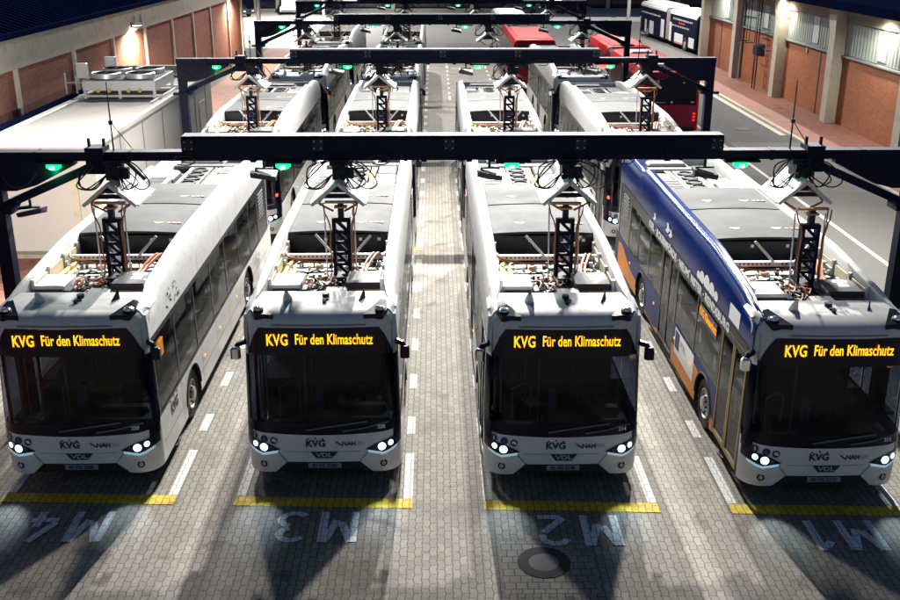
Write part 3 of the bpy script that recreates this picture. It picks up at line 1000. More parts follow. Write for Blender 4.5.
HOOD_X = [('M4', -5.66), ('M3', -1.70), ('M2', 2.34), ('M1', 6.48)]
LAMP_X = [-6.70, -2.68, 1.35, 5.41]
FLOOD_X = [-3.03, 0.96, 4.80]
proto_g, proto_h, proto_s, proto_f, proto_r = make_gantry(), make_hood(), make_status(), make_flood(), make_rod()
first = True
ORD = ['leftmost', 'second from the left', 'third from the left', 'rightmost']
for gi, gy_ in enumerate(GANTRY_Y):
    g = proto_g if first else clone(proto_g)
    g.location = (0, gy_, 0)
    g['label'] = ['dark charging gantry nearest the camera, over the four numbered bay buses', 'second dark charging gantry, right behind the nearest one',
                  'third dark charging gantry, crossing above the red roofed buses', 'farthest dark charging gantry near the top of the yard'][gi]
    for hi, (bn, hx) in enumerate(HOOD_X):
        h = proto_h if (first and hi == 0) else clone(proto_h)
        h.location = (hx, gy_ - 0.10, 4.62)
        h['label'] = 'grey gabled charging hood of the %s column hung under the %s gantry' % (bn, GNAME[gi])
    for li, lx in enumerate(LAMP_X):
        s_ = proto_s if (first and li == 0) else clone(proto_s)
        s_.location = (lx, gy_ - 0.12, 4.88)
        s_['label'] = 'glowing green status lamp, %s under the %s gantry' % (ORD[li], GNAME[gi])
    for fi, fx in enumerate(FLOOD_X):
        f_ = proto_f if (first and fi == 0) else clone(proto_f)
        f_.location = (fx, gy_ - 0.05, 4.79)
        f_['label'] = 'small black floodlight under the %s gantry, %s of its three' % (GNAME[gi], ['left', 'middle', 'right'][fi])
    for ri, rx in enumerate((-5.66, 6.30)):
        r_ = proto_r if (first and ri == 0) else clone(proto_r)
        r_.location = (rx, gy_, 5.12)
        r_['label'] = 'thin lightning rod on the %s end of the %s gantry' % (['left', 'right'][ri], GNAME[gi])
    first = False
for o in list(COL.objects):
    if o.get('category') == 'status lamp':
        status_light(o)
red_s = make_status('led_red', 'led_red')
red_s.location = (5.20, 31.66, 4.89)
red_s['label'] = 'glowing red status lamp beside a green one on the second gantry'
red_s['group'] = None
del red_s['group']
status_light(red_s, (1, 0.08, 0.03), 3)

# ------------------------------------------------------------------ floodlight mast and unseen lamps added to light the yard
def mast(x, y, h, label, aim, power, size, col=(1.0, 0.94, 0.85)):
    t = thing('floodlight_mast', label, 'light mast', (x, y, 0), 0, 'floodlight masts')
    m = MB(); m.tube([(0, 0, 0), (0, 0, h * 0.5), (0, 0, h)], [0.17, 0.13, 0.08], 12); m.build('pole', 'mast_grey', t)
    m = MB(); m.box(-0.9, 0.9, -0.06, 0.06, h - 0.25, h - 0.13); m.build('crossbar', 'mast_grey', t, smooth=0)
    d = (Vector(aim) - Vector((x, y, h))).normalized()
    q = d.to_track_quat('-Z', 'Y')
    for k in (-0.6, 0.6):
        b = MB(); b.box(-0.3, 0.3, -0.22, 0.22, 0.0, 0.16, 0.01)
        ho = b.build('lamp_head', 'dark_metal', t, smooth=0)
        ho.location = (k, -0.12, h - 0.05); ho.rotation_euler = q.to_euler()
        b = MB(); b.box(-0.26, 0.26, -0.18, 0.18, -0.012, -0.002)
        b.build('lamp_glass', 'flood_face', ho, smooth=0)
    l = bpy.data.objects.new('lamp_light', bpy.data.lights.new('lamp_light', 'SPOT'))
    COL.objects.link(l); l.parent = t
    l.location = Vector((0, -0.12, h - 0.1)) + d * 0.35
    l.rotation_euler = q.to_euler()
    l.data.energy = power; l.data.spot_size = size; l.data.spot_blend = 0.6; l.data.shadow_soft_size = 0.35; l.data.color = col
    return t
mast(-13.0, 77.5, 22, 'pale floodlight mast standing past the end of the brick hall', (-2, 18, 0), 20000, R(75))  # the pole is real, its burning heads are added for yard light
# unseen floodlights added high over the yard; their span wires are invented
def hanging(loc_, label, aim, power, spread=74, soft=0.25):
    t = thing('added_floodlight', label, 'floodlight', loc_, 0, 'unseen floodlights added over the yard')
    m = MB(); m.tube([(-14, 0, 1.6), (0, 0, 0.5), (14, 0, 1.6)], 0.004, 4); m.build('added_wire', 'dark_metal', t)
    d = (Vector(aim) - Vector(loc_)).normalized()
    q = d.to_track_quat('-Z', 'Y').to_euler()
    m = MB(); m.loft([[(-0.5, -0.3, 0.0), (0.5, -0.3, 0.0), (0.5, 0.3, 0.0), (-0.5, 0.3, 0.0)], [(-0.3, -0.2, 0.45), (0.3, -0.2, 0.45), (0.3, 0.2, 0.45), (-0.3, 0.2, 0.45)]])
    ho = m.build('housing', 'dark_metal', t, smooth=0); ho.rotation_euler = q
    m = MB(); m.box(-0.42, 0.42, -0.24, 0.24, -0.02, -0.004); m.build('lamp_glass', 'flood_face', ho, smooth=0)
    l = bpy.data.objects.new('lamp_light', bpy.data.lights.new('lamp_light', 'SPOT'))
    COL.objects.link(l); l.parent = t; l.location = d * 0.1
    l.rotation_euler = q
    l.data.energy = power; l.data.spot_size = R(spread); l.data.spot_blend = 0.75; l.data.shadow_soft_size = soft; l.data.color = (1.0, 0.965, 0.91)
hanging((0.4, 46, 22), 'unseen floodlight added high over the middle aisle', (0.4, 13, 0), 52000, 84, 0.2)
hanging((-9.5, 43, 22), 'unseen floodlight added high over the white building', (-5, 12.5, 0), 20000, 66, 0.7)
hanging((10.5, 44, 22), 'unseen floodlight added high over the right hand road', (1, 14, 0), 38000, 78, 0.7)
hanging((-6.0, 81, 20), 'unseen floodlight added beyond the last gantry to light the rear rows', (-6, 54, 1), 20000, 90)
hanging((5.0, 70, 18), 'unseen floodlight added above the red buses to light the workshop wall', (18, 50, 1), 15000, 100)
# floodlight on the left gantry post, its light added to brighten the white building
fl = clone(proto_f)
fl.location = (-7.36, 17.95, 4.02); fl.rotation_euler = (0, 0, R(180))
m = MB(); m.tube([(0.42, 0.22, 0.02), (0.2, 0.12, 0.03), (0.0, 0.0, 0.02)], 0.035, 6); m.build('arm', 'gantry_paint', fl)
fl['label'] = 'small floodlight on the left post of the nearest gantry, its light added for the wall'
l = bpy.data.objects.new('lamp_light', bpy.data.lights.new('lamp_light', 'SPOT'))
COL.objects.link(l); l.parent = fl; l.location = (0, -0.25, -0.1)
l.rotation_euler = (Vector((3.8, -10.6, -3.0))).to_track_quat('-Z', 'Y').to_euler()
l.data.energy = 3200; l.data.spot_size = R(70); l.data.spot_blend = 0.7; l.data.color = (1, 0.93, 0.84)

# ------------------------------------------------------------------ the electric city bus
# local frame: x to the right of the picture, y backwards along the bus, z up; the front centre stands at y = 0
BL = 12.35
def hw(z):
    return 1.275 - 0.045 * min(max(0.0, z - 1.0), 2.2) / 2.0
def fy(x, z):
    ax = abs(x)
    y = 0.05 * ax * ax
    if ax > 0.93:
        t = min((ax - 0.93) / 0.345, 1.0)
        y += 0.36 * (1 - math.sqrt(max(0.0, 1 - t * t)))
    y += 0.07 * max(0.0, z - 1.0)
    if z < 0.6:
        y += 0.10 * (0.6 - z)
    return y
XS = [-1.275] + [-(0.93 + 0.345 * math.sin(R(a))) for a in (80, 68, 55, 40, 25, 10)] + [-0.9 + 0.1 * k for k in range(19)] + \
     [0.93 + 0.345 * math.sin(R(a)) for a in (10, 25, 40, 55, 68, 80)] + [1.275]
def fpt(x, z, off=0.0):
    """point on the front skin; x is given at full width, off lifts it outwards"""
    d = 0.004
    tx, ty = 2 * d, fy(x + d, z) - fy(x - d, z)
    L = math.hypot(tx, ty) or 1
    nx, ny = ty / L, -tx / L
    return (x * hw(z) / 1.275 + nx * off, fy(x, z) + ny * off, z)
def fpatch(m, x0, x1, zlo, zhi, off=0.0, nz=4, nx=None):
    xs = [x for x in XS if x0 + 1e-4 < x < x1 - 1e-4] if nx is None else [x0 + (x1 - x0) * k / nx for k in range(1, nx)]
    xs = [x0] + xs + [x1]
    rows = []
    for k in range(nz + 1):
        row = []
        for x in xs:
            a, b = zlo(x) if callable(zlo) else zlo, zhi(x) if callable(zhi) else zhi
            row.append(fpt(x, a + (b - a) * k / nz, off))
        rows.append(row)
    m.grid(rows)
def spt(s, y, z, off=0.0):
    return (s * (hw(z) + off), y, z)
def spatch(m, s, ys, zlo, zhi, off=0.0, nz=3):
    rows = []
    for k in range(nz + 1):
        row = []
        for y in ys:
            a, b = zlo(y) if callable(zlo) else zlo, zhi(y) if callable(zhi) else zhi
            row.append(spt(s, y, a + (b - a) * k / nz, off))
        rows.append(row)
    m.grid(rows)
def frange(a, b, n):
    return [a + (b - a) * k / n for k in range(n + 1)]
def lerp(x, a, b, va, vb):
    t = min(max((x - a) / (b - a), 0), 1)
    return va + (vb - va) * t
def fdisc(m, x, z, r, off, n=16, sx=1.0):
    c = Vector(fpt(x, z, off))
    a = (Vector(fpt(x + 0.01, z, off)) - Vector(fpt(x - 0.01, z, off))).normalized()
    b = Vector((0, 0.06, 1)).normalized()
    m.add([c + a * r * sx * math.cos(2 * math.pi * k / n) + b * r * math.sin(2 * math.pi * k / n) for k in range(n)], [tuple(range(n))])

WHEELS = [2.75, 8.75]
AXZ, ARCH = 0.47, 0.58
def skirt_low(y):
    z = 0.27
    for c in WHEELS:
        if abs(y - c) < ARCH:
            z = max(z, AXZ + math.sqrt(ARCH * ARCH - (y - c) ** 2))
    if y > 11.6:
        z = max(z, 0.27 + (y - 11.6) * 0.12)
    return z
def skirt_ys(a, b):
    ys = set(frange(a, b, max(2, int((b - a) / 0.4))))
    for c in WHEELS:
        for k in range(25):
            y = c - ARCH + 2 * ARCH * k / 24
            if a < y < b:
                ys.add(y)
        for e in (c - ARCH - 0.0005, c + ARCH + 0.0005):
            if a < e < b:
                ys.add(e)
    return sorted(ys)
def win_low(y):                # lower edge of the glazing
    return 1.14
def ptop(y):                   # top of the roof edge
    z = lerp(y, 0.55, 1.3, 3.06, 3.20)
    if y > 1.3: z = lerp(y, 1.3, 3.4, 3.20, 3.38)
    if y > 9.6: z = lerp(y, 9.6, 9.75, 3.38, 3.27)
    if y > 11.6: z = lerp(y, 11.6, 12.3, 3.27, 3.16)
    return z

def roof_edge(s, a, b):
    m = MB()
    rings = []
    for y in sorted(set(frange(a, b, 26) + [9.6, 9.75])):
        t = ptop(y)
        yin = 0.24 if y > 1.4 else lerp(y, 0.55, 1.4, 0.12, 0.24)
        rings.append([(s * hw(2.50), y, 2.50), (s * hw(2.75), y, 2.75), (s * (hw(3.0) - 0.01), y, 2.96), (s * (hw(3.0) - 0.05), y, t - 0.10),
                      (s * (hw(3.0) - 0.10), y, t - 0.025), (s * (hw(3.0) - 0.16), y, t), (s * (hw(3.0) - yin), y, t), (s * (hw(3.0) - yin - 0.02), y, t - 0.03),
                      (s * (hw(3.0) - yin - 0.02), y, 2.84), (s * (hw(3.0) - 0.07), y, 2.84), (s * (hw(2.6) - 0.05), y, 2.50)])
    m.loft(rings)
    return m

def make_wheel(root, s, yc):
    w = MB()
    r0 = 0.475
    xo = s * 1.235
    w.lathe([(0.30, -s * 0.27), (r0 - 0.03, -s * 0.27), (r0, -s * 0.24), (r0, -s * 0.04), (r0 - 0.03, 0), (0.36, s * 0.005), (0.295, -s * 0.02), (0.29, -s * 0.1)], (xo, yc, r0), 'X', 36)
    wo = w.build('wheel', 'tyre', root)
    h = MB()
    h.lathe([(0.292, -s * 0.06), (0.292, -s * 0.005), (0.27, s * 0.0), (0.26, -s * 0.05), (0.19, -s * 0.035), (0.15, s * 0.02), (0.115, s * 0.045), (0.06, s * 0.05), (0.0001, s * 0.05)], (xo, yc, r0), 'X', 32)
    ho = h.build('rim', 'rim', wo)
    b = MB()
    for k in range(10):
        a = 2 * math.pi * k / 10
        b.disc((xo - s * 0.005, yc + 0.165 * math.cos(a), r0 + 0.165 * math.sin(a)), (s, 0, 0), 0.018, 0.03, 8)
    b.build('wheel_nuts', 'dark_metal', wo)
    return wo

def make_bus():
    t = thing('electric_bus', '', 'bus', (0, 0, 0), 0, 'electric buses parked in the charging bays')
    # ---- lower front
    def flow(x):
        ax = abs(x)
        return lerp(ax, 0.60, 0.80, 0.50, 0.30) if ax < 0.86 else lerp(ax, 0.86, 1.25, 0.29, 0.27)
    def fhigh(x):
        return 1.00 + 0.05 * (abs(x) / 1.2) ** 2
    m = MB(); fpatch(m, -1.275, 1.275, flow, fhigh, 0.0, 6)
    fp = m.build('front_fascia', 'bus_white', t)
    m = MB()                                      # dark mouth under the fascia
    fpatch(m, -0.85, 0.85, 0.30, lambda x: flow(x) + 0.02, -0.06, 2)
    m.box(-1.1, 1.1, 0.35, 1.4, 0.24, 0.30)
    m.build('front_valance', 'black_rubber', t)
    m = MB()                                      # seam lines
    fpatch(m, -0.62, 0.62, 0.692, 0.698, 0.003, 1)
    for s in (-1, 1):
        pts = [fpt(s * 0.60, 0.50, 0.003), fpt(s * 0.66, 0.58, 0.003), fpt(s * 0.735, 0.68, 0.003), fpt(s * 0.80, 0.74, 0.003)]
        m.tube(pts, 0.006, 4)
    m.build('seam', 'grey_box', fp)
    # ---- headlamps
    for s in (-1, 1):
        def hlo(x):
            return lerp(abs(x), 0.70, 1.0, 0.73, 0.665) if abs(x) < 1.0 else lerp(abs(x), 1.0, 1.26, 0.665, 0.76)
        def hhi(x):
            return lerp(abs(x), 0.70, 0.95, 0.735, 0.865) if abs(x) < 0.95 else lerp(abs(x), 0.95, 1.26, 0.865, 0.93)
        m = MB()
        fpatch(m, min(s * 0.70, s * 1.262), max(s * 0.70, s * 1.262), hlo, hhi, 0.012, 3)
        h = m.build('headlight', 'bus_black', t)
        m = MB()
        fpatch(m, min(s * 0.74, s * 1.2), max(s * 0.74, s * 1.2), lambda x: hlo(x) - 0.045, lambda x: hlo(x) - 0.004, 0.012, 2)
        m.build('light_strip', 'led_soft', h)
        m = MB()
        for x, z, r in ((0.965, 0.775, 0.066), (1.10, 0.815, 0.048)):
            fdisc(m, s * x, z, r, 0.022, 18)
        m.build('lamp', 'led_white', h)
        m = MB(); fdisc(m, s * 0.845, 0.755, 0.042, 0.018, 14); o = m.build('indicator', 'grey_box', h)
        m = MB()
        fdisc(m, s * 0.99, 0.45, 0.062, 0.006, 18); o = m.build('fog_lamp', 'bus_black', t)
        m = MB(); fdisc(m, s * 0.99, 0.45, 0.036, 0.012, 14); m.build('fog_lens', 'grey_decal', o)
        m = MB()                                  # dark corner between lamp and windscreen
        fpatch(m, min(s * 1.15, s * 1.27), max(s * 1.15, s * 1.27), lambda x: hhi(x) - 0.01, 1.10, 0.008, 3)
        m.build('corner_trim', 'bus_black', t)
    # ---- windscreen, display band, white cap
    def wtop(x):
        ax = abs(x)
        return 2.83 if ax < 0.98 else 2.83 - 0.52 * ((ax - 0.98) / 0.22) ** 1.6 if ax < 1.20 else 2.31
    m = MB(); fpatch(m, -1.255, 1.255, 1.02, 2.40, -0.004, 8)
    ws_ = m.build('windscreen', 'windscreen_glass', t)
    m = MB()
    fpatch(m, -1.262, 1.262, lambda x: fhigh(x), 1.22, 0.004, 2)           # black lower band
    for s in (-1, 1):
        fpatch(m, min(s * 1.20, s * 1.27), max(s * 1.20, s * 1.27), 1.2, 2.32, 0.004, 6)
    m.build('windscreen_surround', 'bus_black', ws_)
    m = MB(); fpatch(m, -1.20, 1.20, lambda x: min(2.37, wtop(x) - 0.01), wtop, 0.005, 4)
    dd = m.build('destination_display', 'bus_black', t)
    y_d = fy(0, 2.63) - 0.012
    a = text_mesh('destination_text', 'KVG', 'led_amber_dots', dd, (-0.66, y_d - 0.004, 2.635), FRONT, 0.265, 0.66, 0.005, 0.003, spacing=1.05)
    b = text_mesh('destination_text', 'Für den Klimaschutz', 'led_amber_dots', dd, (0.24, y_d - 0.002, 2.64), FRONT, 0.245, 0.60, 0.003, 0.003, spacing=1.02)
    tilt = math.atan(0.07)
    for o in (a, b):
        o.rotation_euler = (R(90) - tilt, 0, 0)
    m = MB()
    PROF = [(0.0, None), (0.01, 2.90), (0.035, 2.965), (0.09, 3.02), (0.20, 3.06), (0.45, 3.085), (0.80, 3.10), (1.08, 3.11)]
    rows = []
    for k, (dy, z) in enumerate(PROF):
        row = []
        for x in XS:
            zz = z if z else wtop(x)
            f0 = fy(x, 2.9)
            w = 0 if k < 2 else (k - 1) / (len(PROF) - 2)
            fl = f0 * (1 - w) + 0.05 * w + dy * (1 if k < 3 else 1)
            ax = abs(x)
            drop = 0.0 if ax < 1.1 else 0.09 * ((ax - 1.1) / 0.175) ** 2 * min(1, k / 3)
            xx = x * hw(min(zz, 3.0)) / 1.275
            yy = max(fl, f0 + dy) if k < 5 else fl
            row.append((xx, yy if k < len(PROF) - 1 else 1.10, zz - drop))
        rows.append(row)
    m.grid(rows)
    # A-pillar ears
    for s in (-1, 1):
        fpatch(m, min(s * 1.20, s * 1.275), max(s * 1.20, s * 1.275), 2.30, 2.86, 0.0, 4)
    m.add([(-1.15, 1.10, 3.11), (1.15, 1.10, 3.11), (1.15, 1.10, 2.84), (-1.15, 1.10, 2.84)], [(0, 1, 2, 3)])
    cap = m.build('front_roof_cap', 'bus_white_roof', t)
    m = MB()
    fpatch(m, -0.78, 0.78, 2.865, 2.885, 0.010, 1)
    m.build('wash_lip', 'mid_grey', cap)
    m = MB()
    m.grid([[(x, y, 3.103 + (0.0 if y > 0.8 else -(0.8 - y) * 0.055)) for x in (-0.32, -0.1, 0.1, 0.32)] for y in (0.62, 0.625)])
    m.build('seam', 'mid_grey', cap)
    for s in (-1, 1):                             # corner marker lamps
        m = MB()
        P = [(0.72, 0.17), (1.02, 0.20), (1.10, 0.34), (1.07, 0.62), (0.98, 0.66)]
        m.loft([[(s * x, y + 0.02, 2.93 + (y - 0.17) * 0.35) for x, y in P], [(s * (x * 0.99), y + 0.03, 3.035 + (y - 0.17) * 0.19) for x, y in P]])
        cm = m.build('marker_lamp', 'bus_black', t, smooth=0)
        m = MB(); m.lathe([(0.085, 0.0), (0.08, 0.03), (0.05, 0.045), (0.0001, 0.05)], (s * 0.975, 0.37, 3.07), 'Z', 18); m.build('lens', 'chrome', cm)
    m = MB()                                      # little horn cone, fin, knob
    m.tube([(-0.55, 0.72, 3.08), (-0.55, 0.70, 3.14), (-0.55, 0.62, 3.27)], [0.085, 0.075, 0.03], 12)
    m.build('horn', 'white_part', cap)
    m = MB()
    m.loft([[(0.60, 0.65, 3.08), (0.72, 0.80, 3.08), (0.70, 0.82, 3.08)], [(0.685, 0.80, 3.25), (0.70, 0.82, 3.25), (0.69, 0.83, 3.25)]])
    m.tube([(0.06, 0.86, 3.09), (0.06, 0.86, 3.16)], 0.06, 10); m.tube([(0.06, 0.62, 3.08), (0.06, 0.60, 3.14)], 0.035, 8)
    m.box(0.02, 0.12, 0.70, 0.74, 3.09, 3.12)
    m.build('antenna', 'dark_metal', cap)
    # ---- front badges and decals
    icons = MB()
    for x, z in ((-1.115, 0.955), (-0.955, 0.925), (-0.80, 0.895)):
        fdisc(icons, x, z, 0.062, 0.010, 18)
    ic = icons.build('access_sticker', 'navy_decal', fp)
    m = MB()
    fdisc(m, -1.115, 0.98, 0.013, 0.013, 8); fdisc(m, -1.115, 0.945, 0.026, 0.013, 8, 0.5); fdisc(m, -0.80, 0.90, 0.028, 0.013, 8, 1.3); fdisc(m, -0.77, 0.88, 0.016, 0.013, 8)
    m.build('pictogram', 'white_decal', ic)
    m = MB(); fdisc(m, -0.955, 0.915, 0.035, 0.012, 10, 0.9); m.build('pictogram', 'blue_decal', ic)
    yb = lambda x, z: fy(x, z) - 0.006
    text_mesh('operator_lettering', 'KVG', 'navy_decal', fp, (-0.115, yb(0.1, .84), 0.845), FRONT, 0.165, 1.0, 0.006, 0.002)
    m = MB()
    for x, z in ((-0.235, 0.93), (-0.115, 0.945), (0.005, 0.93)):
        fdisc(m, x, z, 0.017, 0.006, 10)
    m.build('logo_dots', 'navy_decal', fp)
    m = MB()
    for x, z in ((0.235, 0.865), (0.265, 0.84), (0.30, 0.82)):
        m.add([(x - 0.04, yb(x, z) - 0.001, z + 0.025), (x + 0.03, yb(x, z) - 0.001, z + 0.006), (x + 0.012, yb(x, z) - 0.001, z - 0.028)], [(0, 1, 2)])
    m.build('bird_logo', 'navy_decal', fp)
    text_mesh('network_lettering', 'NAH', 'navy_decal', fp, (0.43, yb(0.45, .84), 0.835), FRONT, 0.105, 1.0, 0.004, 0.002)
    text_mesh('network_lettering', '.SH', 'grey_decal', fp, (0.605, yb(0.62, .84), 0.835), FRONT, 0.105, 1.0, 0.0, 0.002)
    m = MB()
    m.loft([[(x, fy(0, .64) - o, z) for x, z in ((-0.20, 0.695), (0.24, 0.695), (0.15, 0.58), (-0.11, 0.58))] for o in (0.002, 0.014)])
    bd = m.build('maker_badge', 'navy_decal', fp, smooth=0)
    text_mesh('badge_lettering', 'VDL', 'grey_decal', bd, (0.02, fy(0, .64) - 0.017, 0.640), FRONT, 0.10, 1.45, 0.003, 0.002)
    # ---- skirts, glazing, upper sides
    DOORS = [(0.52, 1.98), (5.35, 6.75)]
    for s in (1, -1):
        m = MB()
        segs = [(0.44, BL)] if s > 0 else [(0.44, DOORS[0][0]), (DOORS[0][1], DOORS[1][0]), (DOORS[1][1], BL)]
        for a, b in segs:
            spatch(m, s, skirt_ys(a, b), skirt_low, win_low, 0.0, 4)
        sk = m.build('side_skirt', 'bus_white', t)
        m = MB()
        for y in ((1.9, 3.6, 5.0, 6.4, 7.6, 10.0, 11.2) if s > 0 else (3.6, 4.6, 7.2, 10.0, 11.2)):
            spatch(m, s, [y, y + 0.012], 0.30, 1.12, 0.0015, 2)
        for a, b in (((0.55, 2.1), (3.4, 8.1), (9.4, 12.2)) if s > 0 else ((3.4, 5.3), (6.8, 8.1), (9.4, 12.2))):
            spatch(m, s, [a, b], 0.60, 0.61, 0.0015, 1)
        m.build('panel_seam', 'grey_box', sk)
        m = MB()
        for c in WHEELS:                          # black arch lip and inner wheel well
            arcp = [(s * 1.27, c + ARCH * math.cos(R(a)), AXZ + ARCH * math.sin(R(a))) for a in range(0, 181, 12)]
            m.tube(arcp, 0.022, 5)
            m.box(s * 0.80, s * 1.262, c - 0.70, c + 0.70, 1.07, 1.11)
            m.box(s * 0.80, s * 0.84, c - 0.70, c + 0.70, 0.25, 1.07)
            for d in (-0.66, 0.62):
                m.box(s * 0.84, s * 1.24, c + d, c + d + 0.04, 0.25, 1.07)
        m.build('wheel_arch', 'black_rubber', t)
        m = MB()                                  # dark frame of the glazing band
        for y in ([0.46, 1.86, 3.36, 4.86, 6.36, 7.86, 9.36, 10.56] if s > 0 else [2.0, 3.66, 5.28, 6.78, 8.1, 9.4, 10.56]):
            spatch(m, s, frange(y, y + 0.07, 1), 1.14, 2.50, 0.002, 3)
        spatch(m, s, frange(0.44, 11.9, 24), 2.44, 2.53, 0.003, 1)
        if s > 0:
            spatch(m, s, frange(0.44, 11.9, 24), 1.12, 1.17, 0.003, 1)
        spatch(m, s, frange(10.6, 11.9, 4), 1.14, 2.5, 0.001, 3)
        gf = m.build('window_frame', 'bus_black', t)
        panes = ([(0.53, 1.86), (1.93, 3.36), (3.43, 4.86), (4.93, 6.36), (6.43, 7.86), (7.93, 9.36), (9.43, 10.56)] if s > 0
                 else [(2.07, 3.66), (3.73, 5.28), (6.85, 8.1), (8.17, 9.4), (9.47, 10.56)])
        for a, b in panes:
            m = MB(); spatch(m, s, frange(a, b, 2), 1.15, 2.45, -0.006, 3); m.build('side_window', 'side_glass', t)
        m = MB()
        for k in range(9):
            z = 1.55 + k * 0.09
            m.box(s * 1.24, s * 1.262, 10.9, 11.6, z, z + 0.045)
        m.build('vent_grille', 'mid_grey', t, smooth=0)
        m = roof_edge(s, 0.42, BL)
        re_ = m.build('roof_edge', 'bus_white_roof', t)
        m = MB()
        for y in (3.95, 6.13, 8.05, 10.4):
            m.box(s * (hw(3.0) - 0.235), s * (hw(3.0) - 0.145), y, y + 0.012, ptop(y) - 0.01, ptop(y) + 0.002)
            spatch(m, s, [y, y + 0.010], 2.56, 2.94, 0.003, 2)
        m.build('panel_seam', 'grey_box', re_)
        for y in (3.75, 5.25 if s > 0 else 5.1, 7.2, 10.2):      # amber side markers
            m = MB(); m.box(s * 1.27, s * 1.287, y, y + 0.09, 0.80, 0.84); m.build('side_marker', 'amber_marker', t, smooth=0)
        # mirror arm
        m = MB()
        m.tube([(s * 1.20, 0.42, 2.50), (s * 1.32, 0.32, 2.49), (s * 1.38, 0.28, 2.42)], [0.05, 0.045, 0.04], 8)
        mi = m.build('mirror', 'bus_black', t)
        m = MB(); m.box(s * 1.29, s * 1.44, 0.20, 0.34, 2.27, 2.47, 0.03); m.build('mirror_head', 'chrome' if s < 0 else 'bus_black', mi)
    # ---- doors on the boarding side
    for (a, b) in DOORS:
        mid = (a + b) / 2
        for (p, q) in ((a + 0.015, mid - 0.012), (mid + 0.012, b - 0.015)):
            m = MB()
            e = 0.055
            for (u0, u1, z0, z1) in ((p, p + e, 0.32, 2.44), (q - e, q, 0.32, 2.44), (p + e, q - e, 0.32, 0.40), (p + e, q - e, 2.37, 2.44)):
                m.loft([[spt(-1, u0, z, -0.03), spt(-1, u1, z, -0.03), spt(-1, u1, z, 0.006), spt(-1, u0, z, 0.006)] for z in (z0, z1)])
            d = m.build('door', 'bus_black', t, smooth=0)
            m = MB(); spatch(m, -1, frange(p + e, q - e, 2), 0.40, 2.37, -0.012, 3); m.build('door_glass', 'side_glass', d)
            m = MB(); hy = q - 0.16 if p < mid - 0.2 and q < mid else p + 0.16
            m.tube([(-1.20, hy, 0.95), (-1.20, hy, 1.55)], 0.016, 6); m.build('door_handle', 'yellow_part', d)
    # ---- rear wall
    m = MB()
    m.box(-1.22, 1.22, BL - 0.03, BL + 0.02, 0.4, 3.1)
    rw = m.build('rear_wall', 'bus_white', t, smooth=0)
    m = MB(); m.box(-1.05, 1.05, BL + 0.021, BL + 0.03, 1.5, 2.7); m.build('rear_window', 'bus_black', t, smooth=0)
    for s in (-1, 1):
        m = MB(); m.box(s * 1.04, s * 1.18, BL + 0.021, BL + 0.04, 0.85, 1.25); m.build('tail_light', 'lens_red', t, smooth=0)
    # ---- inside: floor, ceiling, seats, rails, driver's place
    m = MB(); m.box(-1.2, 1.2, 0.75, BL - 0.1, 0.36, 0.40); m.build('floor', 'interior_floor', t, smooth=0)
    m = MB(); m.box(-1.14, 1.14, 1.1, BL - 0.1, 2.66, 2.70); m.build('ceiling', 'interior_grey', t, smooth=0)
    m = MB()
    m.box(-0.30, 1.12, 0.40, 0.78, 0.45, 1.10, 0.04); m.box(-1.12, -0.30, 0.42, 0.60, 0.45, 1.02, 0.03)
    m.loft([[(0.25, 0.72, 1.05), (1.05, 0.72, 1.05), (1.05, 0.95, 1.00), (0.25, 0.95, 1.00)], [(0.3, 0.66, 1.22), (1.0, 0.66, 1.22), (1.0, 0.80, 1.22), (0.3, 0.80, 1.22)]])
    da = m.build('dashboard', 'interior_grey', t, smooth=0)
    m = MB()
    m.tube([(0.62 + 0.23 * math.cos(R(a)), 1.0 + 0.17 * math.sin(R(a)), 1.26 + 0.15 * math.sin(R(a))) for a in range(0, 361, 20)], 0.018, 6)
    m.tube([(0.62, 0.9, 1.05), (0.62, 1.0, 1.25)], 0.03, 6)
    m.build('steering_wheel', 'black_rubber', da)
    m = MB()
    m.box(0.34, 0.90, 1.30, 1.85, 0.85, 1.02, 0.04); m.box(0.36, 0.88, 1.80, 1.98, 1.0, 1.75, 0.05); m.box(0.48, 0.76, 1.84, 1.95, 1.74, 1.98, 0.04)
    m.build('driver_seat', 'interior_grey', t)
    m = MB(); m.box(-0.16, -0.06, 0.74, 0.9, 1.08, 1.52, 0.01); m.box(-0.17, -0.05, 0.735, 0.739, 1.1, 1.5); m.build('ticket_machine', 'white_part', t, smooth=0)
    m = MB()
    m.tube([(-0.34, 0.78, 0.9), (-0.34, 0.80, 2.3)], 0.018, 6); m.tube([(-0.78, 0.72, 1.0), (-0.78, 0.80, 1.5), (-0.58, 0.85, 1.58), (-0.46, 0.9, 1.5), (-0.46, 0.9, 1.0)], 0.018, 6)
    for x in (-1.08, -0.98):
        m.tube([(x, 0.72, 1.1), (x, 0.78, 2.3)], 0.022, 6)
    for y in (2.3, 3.8, 5.2, 6.9, 8.2, 9.8):
        for x in (-0.42, 0.42):
            m.tube([(x, y, 0.4), (x, y, 2.6)], 0.018, 6)
    m.build('handrail', 'light_metal', t)
    m = MB(); m.box(0.15, 1.1, 2.05, 2.09, 0.4, 2.2); m.build('cab_partition', 'interior_grey', t, smooth=0)
    m = MB()
    m.loft([[(x, 0.55 + dy, z) for x, dy, z in ((-0.05, 0, 2.30), (0.45, 0, 2.33), (0.42, 0.03, 2.24), (0.02, 0.03, 2.22))], [(x, 0.60 + dy, z) for x, dy, z in ((-0.05, 0, 2.30), (0.45, 0, 2.33), (0.42, 0.03, 2.24), (0.02, 0.03, 2.22))]])
    m.build('sun_visor', 'light_metal', t, smooth=0)
